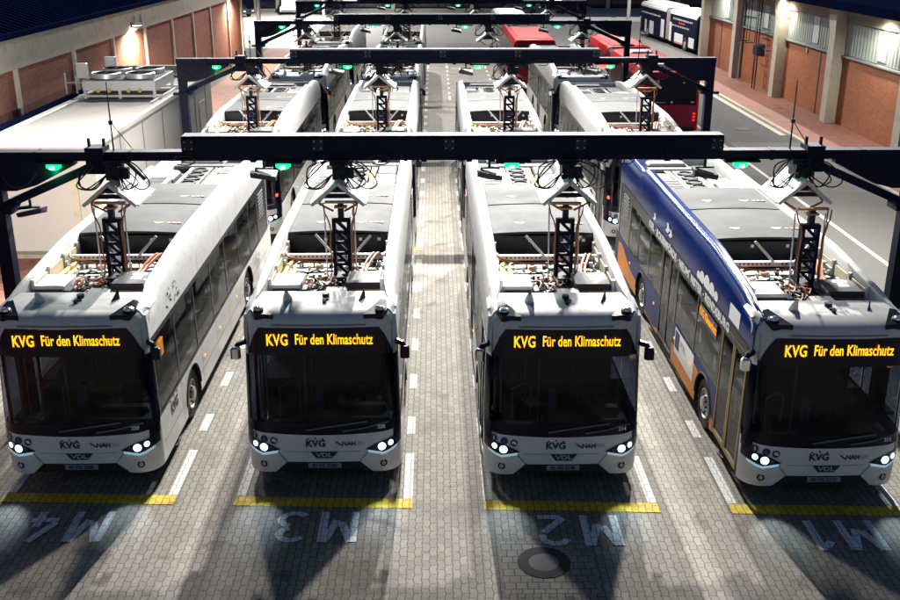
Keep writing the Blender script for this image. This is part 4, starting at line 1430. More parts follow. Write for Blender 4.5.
    for y in (2.9, 3.8, 4.7, 6.0, 7.2, 8.1, 9.2, 10.2):
        for s in (1, -1):
            if s < 0 and (y in (6.0,)):
                continue
            m = MB()
            base = 0.62 if abs(y - 2.9) > 0.3 and abs(y - 8.6) > 0.7 else 0.95
            for x in (0.56, 1.0):
                m.box(s * (x - 0.20), s * (x + 0.20), y, y + 0.42, base + 0.20, base + 0.29, 0.03)
                m.box(s * (x - 0.20), s * (x + 0.20), y + 0.38, y + 0.47, base + 0.28, base + 0.98, 0.03)
            m.box(s * 0.7, s * 0.9, y + 0.1, y + 0.3, 0.4, base + 0.2)
            m.build('passenger_seat', 'seat_fabric', t)
    m = MB(); m.box(1.20, 1.24, 0.9, 1.15, 2.0, 2.3); m.build('driver_screen', 'screen_orange', t, smooth=0)
    m = MB()                                      # inner advert or sign boards above the seats
    for y in (3.6, 4.9, 6.6, 8.2):
        m.box(-0.5, 0.5, y, y + 0.03, 2.25, 2.6)
    m.build('ceiling_sign', 'interior_grey', t, smooth=0)
    for s in (-1, 1):
        for c in WHEELS:
            make_wheel(t, s, c)
    m = MB(); m.box(-1.0, 1.0, 1.6, BL - 0.5, 0.20, 0.35); m.build('underframe', 'black_rubber', t, smooth=0)
    # ---- wipers
    m = MB()
    m.tube([fpt(-0.25, 1.10, 0.03), fpt(0.1, 1.16, 0.035), fpt(0.75, 1.24, 0.03)], 0.015, 5)
    m.tube([fpt(0.35, 1.08, 0.03), fpt(0.7, 1.13, 0.035), fpt(1.08, 1.2, 0.02)], 0.015, 5)
    m.build('wiper', 'mid_grey', ws_)

    # ---- open charging bay on the roof
    m = MB(); m.box(-1.12, 1.12, 1.05, 4.12, 2.83, 2.86); m.build('bay_floor', 'white_part', t, smooth=0)
    for s in (-1, 1):
        for y in (1.6, 2.35, 3.1):
            m = MB(); m.box(s * 0.935, s * 0.955, y, y + 0.55, 2.93, 3.14); m.build('bay_liner', 'beige_panel', t, smooth=0)
    m = MB()
    for s in (-1, 1):
        for y in (1.5, 2.25, 3.0, 3.72):
            m.box(s * 0.92, s * 0.972, y - 0.03, y + 0.03, 2.87, 3.2)
    m.build('bay_rib', 'light_metal', t, smooth=0)
    m = MB(); m.box(-0.93, -0.42, 1.45, 2.10, 2.95, 3.10, 0.015); o = m.build('battery_box', 'white_part', t, smooth=0)
    m = MB(); m.box(-0.90, -0.45, 1.40, 1.446, 2.87, 3.04); m.box(-0.42, -0.30, 1.35, 1.62, 2.87, 3.05, 0.02); m.build('box_front', 'dark_metal', o, smooth=0)
    m = MB(); m.box(0.32, 0.93, 1.55, 2.22, 2.92, 3.10, 0.02); o = m.build('inverter_box', 'grey_box', t, smooth=0)
    m = MB(); m.disc((0.70, 2.08, 3.102), (0, 0, 1), 0.09, 0.0, 18, 1.5); q = m.build('warning_label', 'white_decal', o, smooth=0)
    m = MB(); m.disc((0.66, 2.08, 3.105), (0, 0, 1), 0.035, 0, 10); m.disc((0.75, 2.08, 3.105), (0, 0, 1), 0.035, 0, 10); m.build('warning_mark', 'red_decal', q, smooth=0)
    m = MB(); m.box(0.60, 0.78, 1.80, 1.95, 3.1005, 3.103); m.build('type_label', 'white_decal', o, smooth=0)
    m = MB(); m.box(0.34, 0.92, 1.50, 1.549, 2.89, 3.0); m.build('heat_sink', 'copper', o, smooth=0)
    m = MB(); m.box(0.0, 0.36, 1.2, 1.55, 2.87, 3.03, 0.01); o = m.build('junction_box', 'white_part', t, smooth=0)
    m = MB()
    for k in range(3):
        m.disc((0.08 + k * 0.10, 1.199, 2.95), (0, -1, 0), 0.032, 0.05, 10)
    m.build('plug', 'copper', o)
    m = MB(); m.box(0.42, 0.85, 1.18, 1.36, 2.87, 2.99, 0.02); m.build('control_box', 'black_rubber', t, smooth=0)
    m = MB(); m.box(-0.98, 0.98, 3.28, 3.36, 2.98, 3.07)
    m.box(-0.98, -0.90, 3.0, 3.28, 2.9, 3.04); m.box(0.90, 0.98, 3.0, 3.28, 2.9, 3.04)
    o = m.build('hinge_rail', 'light_metal', t, smooth=0)
    m = MB()
    for k in range(20):
        x = -0.74 + k * 0.078
        if abs(x) > 0.08:
            m.disc((x, 3.279, 3.03), (0, -1, 0), 0.018, 0.004, 8)
    m.build('rail_holes', 'dark_metal', o, smooth=0)
    m = MB()                                      # dark recess under the lifted cover edge
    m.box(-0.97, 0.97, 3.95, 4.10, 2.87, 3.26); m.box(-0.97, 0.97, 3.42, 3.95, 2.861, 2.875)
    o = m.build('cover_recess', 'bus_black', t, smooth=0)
    for x in (-0.25, 0.42, 0.78):
        m = MB(); m.box(x - 0.03, x + 0.03, 3.946, 3.9499, 3.14, 3.20); m.build('reflector', 'white_decal', o, smooth=0)
    m = MB(); m.tube([(-0.04, 3.3, 3.06), (-0.38, 3.42, 3.42)], 0.024, 8); m.build('gas_strut', 'white_part', t)
    m = MB(); m.tube([(0.34, 3.3, 3.06), (0.66, 3.42, 3.40)], 0.024, 8); m.build('gas_strut', 'white_part', t)
    for x in (-0.06, 0.46):
        m = MB(); m.tube([(x, 2.35, 2.86), (x - 0.02, 2.40, 4.22)], 0.014, 6); m.build('guide_rod', 'light_metal', t)
    # lattice charging mast
    m = MB()
    x0, x1, yb0, yb1 = 0.08, 0.34, 2.34, 2.50
    MT = 4.02
    for x in (x0, x1):
        m.box(x - 0.03, x + 0.03, yb0, yb1, 2.86, MT)
    n = 5
    for k in range(n):
        z0 = 3.0 + (MT - 3.02) * k / n
        z1 = 3.0 + (MT - 3.02) * (k + 1) / n
        m.obox((x0 + 0.03, 2.36, z1), (x1 - 0.03, 2.36, z0), 0.05, 0.07, (0, 1, 0))
        m.obox((x0, 2.36, z1 - 0.02), (x1, 2.36, z1 - 0.02), 0.05, 0.05, (0, 1, 0))
    m.box(x0 - 0.06, x1 + 0.06, 2.2, 2.6, 2.86, 2.98)
    ma = m.build('charging_mast', 'gantry_paint', t, smooth=0)
    m = MB()
    m.box(0.16, 0.26, 2.36, 2.46, 4.02, 4.28); m.box(0.05, 0.37, 2.35, 2.47, 3.98, 4.03)
    m.build('contact_head', 'dark_metal', ma, smooth=0)
    m = MB(); m.box(-0.06, 0.48, 2.36, 2.44, 4.285, 4.32); m.box(0.10, 0.32, 2.34, 2.48, 4.20, 4.23); m.build('contact_rail', 'copper', ma, smooth=0)
    m = MB()
    for (xa, dx) in ((x1 + 0.05, 1), (x1 + 0.075, 0.8), (x0 - 0.05, -1)):
        m.tube([(0.21 + dx * 0.30, 2.33, 4.30), (0.21 + dx * 0.27, 2.28, 4.14), (xa + dx * 0.04, 2.27, 4.03), (xa, 2.28, 3.85), (xa + dx * 0.01, 2.29, 3.5), (xa, 2.29, 3.2), (xa + dx * 0.02, 2.2, 3.0), (xa + dx * 0.12, 1.95, 2.93), (xa + dx * 0.02, 1.65, 2.95), (0.2, 1.5, 2.95)], 0.0125, 6, True)
    m.build('mast_cable', 'orange_cable', ma)
    # cable runs and small fittings of the bay
    r = random.Random(11)
    m = MB()
    for k in range(9):
        xs_ = r.uniform(-0.5, 0.55)
        ys_ = r.uniform(1.3, 1.9)
        m.tube([(xs_, ys_, 2.95), (xs_ + r.uniform(-0.2, 0.2), ys_ + 0.25, 3.0 + r.uniform(0, 0.06)), (xs_ + r.uniform(-0.3, 0.3), ys_ + 0.6, 2.93), (xs_ + r.uniform(-0.3, 0.3), ys_ + 0.95, 2.9)], 0.016, 5, True)
    m.tube([(0.88, 3.4, 2.95), (0.80, 3.2, 3.12), (0.70, 2.9, 3.08), (0.62, 2.6, 3.0), (0.6, 2.2, 3.0)], 0.026, 6, True)
    m.tube([(0.80, 3.4, 2.95), (0.72, 3.2, 3.12), (0.62, 2.9, 3.08), (0.55, 2.6, 3.0), (0.52, 2.2, 3.0)], 0.026, 6, True)
    m.tube([(-0.9, 3.6, 2.95), (-0.93, 3.3, 3.1), (-0.8, 3.1, 3.05), (-0.3, 3.12, 2.97), (0.5, 3.15, 2.97)], 0.022, 6, True)
    m.build('power_cable', 'orange_cable', t)
    m = MB()
    for k in range(10):
        xs_ = r.uniform(-0.45, 0.6)
        ys_ = r.uniform(1.15, 2.0)
        m.tube([(xs_, ys_, 2.93), (xs_ + r.uniform(-0.2, 0.2), ys_ + 0.15, 3.03), (xs_ + r.uniform(-0.25, 0.25), ys_ + 0.35, 2.9)], 0.014, 5, True)
    for k in range(46):
        xs_, ys_ = r.uniform(-0.42, 0.40), r.uniform(1.22, 2.2)
        w = r.uniform(0.02, 0.06)
        m.box(xs_, xs_ + w, ys_, ys_ + r.uniform(0.03, 0.10), 2.862, 2.90 + r.uniform(0, 0.08))
    tag(m.build('fittings', 'dark_metal', t), kind='stuff')
    m = MB()
    for k in range(34):
        xs_, ys_ = r.uniform(-0.42, 0.38), r.uniform(1.2, 2.3)
        w = r.uniform(0.02, 0.07)
        m.box(xs_, xs_ + w, ys_, ys_ + r.uniform(0.03, 0.10), 2.862, 2.89 + r.uniform(0, 0.07))
    m.box(-0.85, 0.0, 2.4, 3.0, 2.862, 2.90, 0.01); m.box(0.5, 0.92, 2.45, 3.05, 2.862, 2.90, 0.01)
    m.box(-0.97, -0.80, 1.16, 1.36, 2.87, 3.02, 0.02)
    tag(m.build('cover_plates', 'white_part', t), kind='stuff')
    m = MB()
    for k in range(8):
        xs_, ys_ = r.uniform(-0.40, 0.30), r.uniform(1.2, 2.0)
        m.box(xs_, xs_ + 0.05, ys_, ys_ + 0.09, 2.862, 2.95)
    m.tube([(-0.88, 2.2, 2.92), (-0.86, 3.0, 2.92), (-0.80, 3.2, 2.94)], 0.05, 8); m.tube([(-0.72, 2.2, 2.92), (-0.70, 3.0, 2.92), (-0.64, 3.2, 2.94)], 0.05, 8)
    m.build('coolant_pipe', 'yellow_part', t)

    for nm_, mt_, n_, zt in (('valve_block', 'light_metal', 22, 0.12), ('relay_box', 'bus_black', 26, 0.10), ('bracket_set', 'mid_grey', 24, 0.08), ('brass_fittings', 'copper', 16, 0.08)):
        m = MB()
        for k in range(n_):
            xs_, ys_ = r.uniform(-0.93, 0.88), r.choice((r.uniform(1.14, 1.5), r.uniform(2.15, 3.2)))
            if -0.02 < xs_ < 0.42 and ys_ > 2.0:
                continue
            w, d = r.uniform(0.02, 0.09), r.uniform(0.03, 0.12)
            m.box(xs_, xs_ + w, ys_, ys_ + d, 2.862, 2.89 + r.uniform(0.02, zt))
        tag(m.build(nm_, mt_, t, smooth=0), kind='stuff')
    m = MB()
    for k in range(9):
        ys_ = r.uniform(2.2, 3.2); xs_ = r.uniform(-0.85, 0.6)
        m.tube([(xs_, ys_, 2.94), (xs_ + 0.15, ys_ + r.uniform(-0.1, 0.1), 3.0), (xs_ + 0.32, ys_ + r.uniform(-0.2, 0.2), 2.95), (xs_ + 0.4, ys_ + r.uniform(-0.3, 0.3), 2.9)], 0.013, 5, True)
    m.tube([(-0.95, 2.6, 2.92), (-0.2, 2.62, 2.94), (0.0, 2.7, 2.94)], 0.02, 6); m.tube([(0.45, 2.75, 2.93), (0.95, 2.75, 2.93)], 0.02, 6)
    m.build('hose', 'black_rubber', t)
    for k in range(9):
        x_, y_ = -0.9 + k * 0.225, r.uniform(2.9, 3.2)
        m = MB(); m.tube([(x_, y_, 2.88), (x_, y_, 2.98)], 0.03, 8); m.build('filter_cap', 'white_part', t)
    # ---- battery covers
    for (a, b, bump_) in ((3.99, 6.12, 0.0), (6.15, 8.02, 0.0)):
        m = MB()
        rows = []
        for k in range(9):
            x = -0.985 + 1.97 * k / 8
            z = 3.30 + 0.035 * (1 - (x / 0.985) ** 2)
            rows.append([(x, a, z - 0.045), (x, a + 0.02, z - 0.005), (x, a + 0.06, z), (x, b - 0.05, z), (x, b - 0.01, z - 0.01), (x, b, z - 0.05)])
        m.grid(rows)
        c_ = m.build('roof_cover', 'cover_grey', t)
        for sx in (-1, 1):
            yc = a + 0.62
            m = MB(); m.add([(sx * 0.40 - 0.11, yc + 0.05, 3.335), (sx * 0.40 + 0.11, yc + 0.05, 3.335), (sx * 0.40 + 0.03, yc - 0.07, 3.335), (sx * 0.40 - 0.03, yc - 0.07, 3.335)], [(0, 1, 2, 3)])
            m.build('warning_sticker', 'yellow_part', c_, smooth=0)
            for d in (-0.07, 0.03, 0.13):
                m = MB(); m.disc((sx * 0.40 + 0.27 + d, yc, 3.322), (0, 0, 1), 0.045, 0.008, 12); m.build('ban_sticker', 'red_decal', c_, smooth=0)
                m = MB(); m.disc((sx * 0.40 + 0.27 + d, yc, 3.3305), (0, 0, 1), 0.024, 0.002, 10); m.build('sticker_core', 'white_decal', c_, smooth=0)
    m = MB(); m.box(-0.98, 0.98, 4.1, 8.0, 2.86, 2.88); m.build('battery_tray', 'dark_metal', t, smooth=0)
    # ---- rear roof: air unit, fan bank, boxes
    m = MB(); m.box(-0.98, 0.98, 8.03, 12.2, 2.86, 2.90); m.build('rear_roof_deck', 'grey_box', t, smooth=0)
    m = MB()
    for y in (8.06, 9.15, 10.3, 11.4):
        m.box(-0.97, 0.97, y, y + 0.06, 2.901, 2.99)
    for x in (-0.40, 0.30):
        m.box(x, x + 0.05, 8.13, 11.9, 2.995, 3.03)
    m.build('roof_frame', 'unit_grey', t, smooth=0)
    m = MB(); m.box(-0.95, -0.45, 8.2, 9.1, 2.905, 3.24, 0.05); ac = m.build('air_conditioner', 'unit_silver', t)
    m = MB(); m.box(-0.93, -0.48, 9.26, 10.2, 2.905, 3.16, 0.06); m.build('air_conditioner', 'unit_grey', t)
    m = MB()
    for k in range(6):
        m.box(-0.90, -0.50, 8.28 + k * 0.13, 8.33 + k * 0.13, 3.2405, 3.252)
    m.build('air_slots', 'grey_box', ac, smooth=0)
    m = MB(); m.box(-0.28, 0.22, 8.2, 10.7, 3.035, 3.10, 0.01); fb = m.build('fan_bank', 'unit_grey', t, smooth=0)
    for k in range(5):
        m = MB()
        m.lathe([(0.19, 0.0), (0.205, 0.04), (0.15, 0.045), (0.14, 0.012), (0.0001, 0.02)], (-0.03, 8.45 + k * 0.46, 3.10), 'Z', 20)
        m.build('roof_fan', 'black_rubber', fb)
    m = MB(); m.box(0.40, 0.92, 8.25, 9.10, 2.905, 3.22, 0.06); m.build('resistor_box', 'unit_silver', t)
    m = MB(); m.box(0.40, 0.92, 9.25, 9.95, 2.905, 3.10, 0.04); m.build('resistor_box', 'unit_grey', t)
    m = MB(); m.box(0.42, 0.9, 10.05, 10.9, 2.905, 3.08, 0.03); m.build('rear_box', 'grey_box', t)
    m = MB(); m.box(-0.9, 0.9, 11.0, 11.35, 2.905, 3.06, 0.05); m.build('rear_box', 'grey_box', t)
    m = MB(); m.box(-0.7, 0.3, 11.5, 12.0, 2.905, 3.10, 0.05); m.build('rear_box', 'unit_grey', t)
    m = MB()
    for x in (-0.36, -0.32, 0.27):
        m.tube([(x, 8.2, 3.06), (x + 0.02, 9.4, 3.07), (x, 10.8, 3.05)], 0.022, 6)
    m.tube([(0.3, 9.2, 3.0), (0.5, 9.18, 3.05), (0.8, 9.19, 3.0)], 0.03, 6); m.tube([(-0.5, 9.2, 2.95), (-0.7, 9.19, 3.05), (-0.9, 9.2, 2.95)], 0.03, 6)
    m.build('coolant_line', 'light_metal', t)
    m = MB()
    for x in (0.26, 0.33, 0.37):
        m.tube([(x, 8.15, 3.04), (x + 0.03, 9.0, 3.05), (x - 0.02, 10.0, 3.04), (x, 11.0, 3.0)], 0.018, 6, True)
    m.build('hose', 'yellow_part', t)
    return t

proto = make_bus()
def bus_text(t, number, plate):
    text_mesh('fleet_number', number, 'white_decal', t, (0.965, fy(0.98, 1.13) - 0.02, 1.13), (R(88), 0, R(9)), 0.085, 1.0, 0.003, 0.002)
    m = MB(); m.box(-0.27, 0.27, 0.015, 0.03, 0.385, 0.475); p = m.build('number_plate', 'plate_white', t, smooth=0)
    p.location = (0.02, 0.0, 0)
    text_mesh('plate_lettering', plate, 'navy_decal', p, (0, 0.012, 0.43), FRONT, 0.085, 1.0, 0.003, 0.001)
def beams(t):
    for h in [c for c in t.children if c.name.split('.')[0] == 'headlight']:
        s = 1 if h.data.vertices[0].co.x > 0 else -1
        l = bpy.data.objects.new('lamp_light', bpy.data.lights.new('lamp_light', 'SPOT'))
        COL.objects.link(l); l.parent = h
        l.location = (s * 1.0, -0.03, 0.77)
        l.rotation_euler = (R(-50), 0, 0)
        l.data.energy = 42; l.data.color = (0.7, 0.88, 1.0); l.data.spot_size = R(48); l.data.spot_blend = 0.9; l.data.shadow_soft_size = 0.05
def side_logo(t, s):
    """operator's letters low on the side and a dot cloud above the windows"""
    text_mesh('side_lettering', 'KVG', 'navy_decal', t, (s * 1.2775, 1.35, 0.92), SIDE_R if s > 0 else SIDE_L, 0.27, 0.9, 0.01, 0.002)
    m = MB()
    for k, (dy, z) in enumerate(((-0.24, 1.09), (0.0, 1.105), (0.22, 1.09))):
        m.disc((s * 1.2765, 1.35 + dy, z), (s, 0, 0), 0.03, 0.003, 10)
    m.build('logo_dots', 'red_decal', t, smooth=0)
    m = MB()
    r = random.Random(5)
    for k in range(46):
        u, v = r.uniform(0, 1), r.uniform(0, 1)
        if (abs(u - 0.25) < 0.13 or abs(u - 0.72) < 0.16 or v < 0.3):
            m.disc((s * (hw(2.75) + 0.003), 1.55 + u * 0.95, 2.60 + v * 0.33), (s, 0, 0), 0.016 + 0.012 * r.random(), 0.002, 7)
    m.build('dot_pattern', 'grey_box', t, smooth=0)

BUSX = {'M4': -5.88, 'M3': -1.87, 'M2': 2.06, 'M1': 6.22}
BUSY = {'M4': 14.80, 'M3': 14.80, 'M2': 14.66, 'M1': 14.22}
NUM = {'M4': ('220', 'KI VG 220E'), 'M3': ('228', 'KI VG 228E'), 'M2': ('214', 'KI VG 214E'), 'M1': ('215', 'KI VG 215E')}
LAB = {'M4': 'white electric bus number 220 with charging mast raised, parked at the M4 marking',
       'M3': 'white electric bus number 228 with charging mast raised, parked at the M3 marking',
       'M2': 'white electric bus number 214 with charging mast raised, parked at the M2 marking',
       'M1': 'electric bus number 215 with blue and orange side advert, parked at the M1 marking'}
buses = {}
LATER = [('M4', 1, 'white electric bus parked right behind bus 220, under the second gantry'),
         ('M3', 1, 'white electric bus parked right behind bus 228, under the second gantry'),
         ('M2', 1, 'white electric bus parked right behind bus 214, under the second gantry'),
         ('M1', 1, 'white electric bus parked right behind the blue wrapped bus, under the second gantry'),
         ('M4', 2, 'white electric bus third in the M4 column, under the third gantry'),
         ('M3', 2, 'white electric bus third in the M3 column, under the third gantry'),
         ('M1', 2, 'white electric bus third in the M1 column, in front of a red bus'),
         ('M4', 3, 'white electric bus fourth in the M4 column, under the fourth gantry'),
         ('M3', 3, 'white electric bus last in the M3 column, under the fourth gantry')]
for nm, row, lab in LATER:
    b = clone(proto)
    b.location = (BUSX[nm] + 0.02 * row, BUSY[nm] + (14.2 + (0.15 if nm == 'M1' else 0)) * row - (0.25 if nm == 'M3' and row > 1 else 0), 0)
    b['label'] = lab
    buses[(nm, row)] = b
for nm in ('M3', 'M2', 'M1'):
    b = clone(proto)
    buses[(nm, 0)] = b
buses[('M4', 0)] = proto
for nm in BAYS:
    k = nm[0]
    b = buses[(k, 0)]
    b.location = (BUSX[k], BUSY[k], 0)
    b['label'] = LAB[k]
    bus_text(b, *NUM[k])
    beams(b)
side_logo(buses[('M4', 0)], 1)
side_logo(buses[('M2', 0)], 1)
side_logo(buses[('M3', 0)], 1)

# ---- advert wrap on the M1 bus
w = buses[('M1', 0)]
def kids(o, name):
    return [c for c in o.children if c.name.split('.')[0] == name]
def side_of(o):
    return 1 if sum(v.co.x for v in o.data.vertices) > 0 else -1
def remat(o, mat):
    o.data = o.data.copy()
    o.data.materials[0] = MATS[mat]
for e in kids(w, 'roof_edge'):
    if side_of(e) < 0:
        remat(e, 'wrap_blue'); tag(e, 'glossy blue roof edge')
    else:
        remat(e, 'hood_grey')
for e in kids(w, 'side_skirt'):
    if side_of(e) < 0:
        remat(e, 'wrap_navy'); tag(e, 'navy and orange side panel')
        ad = MB()
        for a, b2 in ((2.0, 5.34), (6.76, 11.9)):
            spatch(ad, -1, skirt_ys(a, b2), skirt_low, lambda y: max(skirt_low(y) + 0.02, 0.60 + 0.28 * math.sin((y - 2.0) * 0.85) + 0.10 * math.sin(y * 2.3)), 0.004, 3)
        ad.build('advert_wave', 'wrap_orange', e)
        ad = MB(); spatch(ad, -1, frange(3.55, 5.1, 3), 0.55, 1.10, 0.007, 2); q = ad.build('advert_board', 'white_decal', e)
        text_mesh('advert_lettering', 'VOLL', 'grey_decal', q, (-1.284, 4.4, 0.90), SIDE_L, 0.2, 1.0, 0.0, 0.001)
        ad = MB(); spatch(ad, -1, frange(4.7, 5.05, 2), 0.68, 1.06, 0.009, 1); ad.build('advert_badge', 'wrap_navy', q)
for d in kids(w, 'door'):
    if d.data.vertices[0].co.y < 3:
        remat(d, 'gold_frame'); tag(d, 'gold edged front door leaf')
def side_poly(m, s, pts, off):
    m.add([spt(s, y, z, off) for y, z in pts], [tuple(range(len(pts)))])
e = [k for k in kids(w, 'roof_edge') if side_of(k) < 0][0]
m = MB()
for cy, cz, r0 in ((2.6, 2.64, 0.10), (2.9, 2.66, 0.14), (3.25, 2.67, 0.155), (3.6, 2.66, 0.13), (3.85, 2.63, 0.09)):
    side_poly(m, -1, [(cy + r0 * 1.25 * math.cos(R(a)), max(2.57, cz + r0 * math.sin(R(a)))) for a in range(0, 360, 20)], 0.006 + 0.001 * cy)
for cy, cz, sc in ((6.3, 2.72, 0.11), (6.6, 2.76, 0.13), (7.9, 2.66, 0.10)):
    side_poly(m, -1, [(cy - sc * 1.6, cz), (cy - sc * 0.4, cz + sc), (cy + sc * 0.6, cz + sc * 0.9), (cy + sc * 0.3, cz + 0.1 * sc), (cy + sc * 1.5, cz - sc * 0.6), (cy - 0.2 * sc, cz - sc * 0.7)], 0.006 + 0.0007 * cy)
m.build('cloud_decal', 'white_decal', e, smooth=0)
m = MB(); spatch(m, -1, frange(1.15, 1.75, 2), 2.58, 2.86, 0.006, 1); m.build('sign_decal', 'white_decal', e)
m = MB(); spatch(m, -1, frange(0.6, 11.8, 20), 2.27, 2.525, 0.006, 2); bandm = m.build('letter_band', 'bus_black', e)
text_mesh('town_lettering', 'KIEL · ECKERNFÖRDE · NEUMÜNSTER · RENDSBURG', 'white_decal', bandm, (-(hw(2.33) + 0.010), 5.0, 2.40), SIDE_L, 0.215, 1.25, 0.010, 0.001, spacing=1.08)
m = MB(); m.box(-1.262, -1.258, 2.3, 3.5, 1.93, 2.22); o = m.build('side_display', 'bus_black', w, smooth=0)
text_mesh('display_lettering', 'KVG Klimaschutz', 'led_amber', o, (-1.264, 2.9, 2.075), SIDE_L, 0.22, 0.75, 0.006, 0.001)
m = MB()
for y, z in ((3.3, 1.45), (2.25, 1.35), (5.0, 1.5)):
    m.box(-1.2405, -1.2375, y, y + 0.16, z, z + 0.28)
m.build('window_notice', 'white_decal', w, smooth=0)
# red charge lamps seen on the fronts of the second row
for nm in ('M4', 'M2', 'M1'):
    b = buses[(nm, 1)]
    m = MB()
    s = 1 if nm == 'M4' else -1
    fdisc(m, s * 1.17, 1.45, 0.05, 0.02, 12)
    m.build('charge_lamp', 'led_red', b)

# ------------------------------------------------------------------ older red buses and far vehicles
def simple_bus(name, label, loc, rz, length, body, dark, roofmat, joint=None, text=None, decals=(), z_roof=2.95, group=None):
    """a plain city bus; the end that stands at y = 0 is the one nearest its origin"""
    t = thing(name, label, 'bus', loc, rz, group)
    parts_ = [(0.0, length)] if joint is None else [(0.0, joint - 0.55), (joint + 0.55, length)]
    for a, b in parts_:
        m = MB()
        def ring(y, i, zt):
            w = 1.26 - i
            return [(-w, y, 0.32), (w, y, 0.32), (w + 0.0, y, 1.2), (w - 0.03, y, zt - 0.30), (w - 0.12, y, zt - 0.06), (w - 0.30, y, zt), (-w + 0.30, y, zt), (-w + 0.12, y, zt - 0.06), (-w + 0.03, y, zt - 0.30), (-w, y, 1.2)]
        m.loft([ring(a, 0.10, z_roof - 0.10), ring(a + 0.10, 0.0, z_roof - 0.02), ring(a + 0.5, 0.0, z_roof), ring(b - 0.5, 0.0, z_roof), ring(b - 0.1, 0.0, z_roof - 0.02), ring(b, 0.1, z_roof - 0.1)])
        bo = m.build('body', body, t, smooth=50)
        for s in (-1, 1):
            n = max(2, int((b - a - 0.8) / 1.5))
            wd = (b - a - 0.8) / n
            for k in range(n):
                y = a + 0.4 + k * wd
                m = MB(); m.loft([[(s * 1.2505, y + 0.04, 1.25), (s * 1.2505, y + wd - 0.04, 1.25), (s * 1.27, y + wd - 0.04, 1.25), (s * 1.27, y + 0.04, 1.25)],
                                  [(s * 1.2305, y + 0.04, 2.50), (s * 1.2305, y + wd - 0.04, 2.50), (s * 1.245, y + wd - 0.04, 2.50), (s * 1.245, y + 0.04, 2.50)]])
                m.build('side_window', dark, t, smooth=0)
        if roofmat:
            m = MB(); m.box(-0.92, 0.92, a + 0.35, b - 0.35, z_roof - 0.02, z_roof + 0.025, 0.02); m.build('roof_panel', roofmat, t, smooth=0)
        ax = [a + 2.6, b - 3.2] if joint is None else ([a + 2.9] if a == 0 else [b - 3.0])
        if joint is not None and a == 0:
            ax = [a + 2.9, ]
        for c in ax:
            for s in (-1, 1):
                w_ = MB()
                w_.lathe([(0.30, -s * 0.2), (0.47, -s * 0.2), (0.47, 0), (0.33, s * 0.01), (0.28, -s * 0.03), (0.12, s * 0.01), (0.0001, s * 0.02)], (s * 1.272, c, 0.47), 'X', 24)
                wo = w_.build('wheel', 'tyre', t)
                h = MB(); h.lathe([(0.27, -s * 0.02), (0.26, s * 0.012), (0.14, s * 0.02), (0.0001, s * 0.03)], (s * 1.272, c, 0.47), 'X', 20); h.build('rim', 'rim', wo)
                arch = MB(); arch.lathe([(0.56, 0.0), (0.56, s * 0.008), (0.47, s * 0.008), (0.47, 0)], (s * 1.262, c, 0.50), 'X', 24); arch.build('wheel_arch', 'black_rubber', t)
    if joint is not None:
        m = MB()
        rings = []
        for k in range(15):
            y = joint - 0.56 + 1.12 * k / 14
            i = 0.06 if k % 2 else 0.0
            rings.append([(-1.2 + i, y, 0.4), (1.2 - i, y, 0.4), (1.2 - i, y, 2.7 - i), (1.0, y, 2.85 - i), (-1.0, y, 2.85 - i), (-1.2 + i, y, 2.7 - i)])
        m.loft(rings)
        m.build('bellows', 'bellows', t, smooth=0)
    return t

# articulated red bus on the road right of the bays, its back end towards us
rb = simple_bus('articulated_bus', 'long red articulated bus on the road right of the bays, dark end window facing us', (10.62, 45.5, 0), 0, 17.8, 'bus_red', 'bus_black', 'bus_red', joint=10.2, group=None)
m = MB()
m.loft([[(-1.10, y, 1.50), (1.10, y, 1.50), (1.08, y, 2.70), (-1.08, y, 2.70)] for y in (-0.02, 0.06)])
o = m.build('end_window', 'bus_black', rb, smooth=0)
text_mesh('route_number', '10', 'white_decal', o, (-0.72, -0.026, 2.5), FRONT, 0.22, 1.0, 0.006, 0.002)
m = MB(); m.box(0.45, 0.95, -0.024, -0.0205, 2.44, 2.52); m.build('sign_strip', 'white_decal', o, smooth=0)
m = MB()
m.box(-1.0, -0.3, -0.024, -0.0205, 1.57, 1.60); m.box(0.85, 1.02, -0.024, -0.0205, 1.58, 1.63); m.box(-0.05, 0.05, -0.024, -0.0205, 1.55, 1.64)
m.build('small_print', 'white_decal', o, smooth=0)
m = MB(); m.loft([[(-1.12, y, 0.36), (1.12, y, 0.36), (1.14, y, 1.47), (-1.14, y, 1.47)] for y in (-0.012, 0.06)]); m.build('end_panel', 'bus_crimson', rb, smooth=0)
m = MB(); m.box(-1.1, 1.1, -0.03, 0.02, 0.30, 0.50); m.build('bumper', 'black_rubber', rb, smooth=0)
m = MB(); m.box(-0.3, 0.3, -0.04, -0.031, 0.37, 0.47); m.build('number_plate', 'plate_white', rb, smooth=0)
for s in (-1, 1):
    m = MB()
    for z in (0.75, 0.90, 1.05):
        m.box(s * 0.98, s * 1.10, -0.03, -0.0125, z, z + 0.09)
    m.build('tail_light', 'lens_red', rb, smooth=0)
m = MB(); m.box(-0.75, 0.35, 0.6, 1.8, 2.976, 3.2, 0.06); m.box(-0.3, 0.3, 12.2, 13.4, 2.976, 3.12, 0.05); m.box(-0.6, 0.5, 7.0, 8.0, 2.976, 3.08, 0.05); m.build('roof_unit', 'white_part', rb)

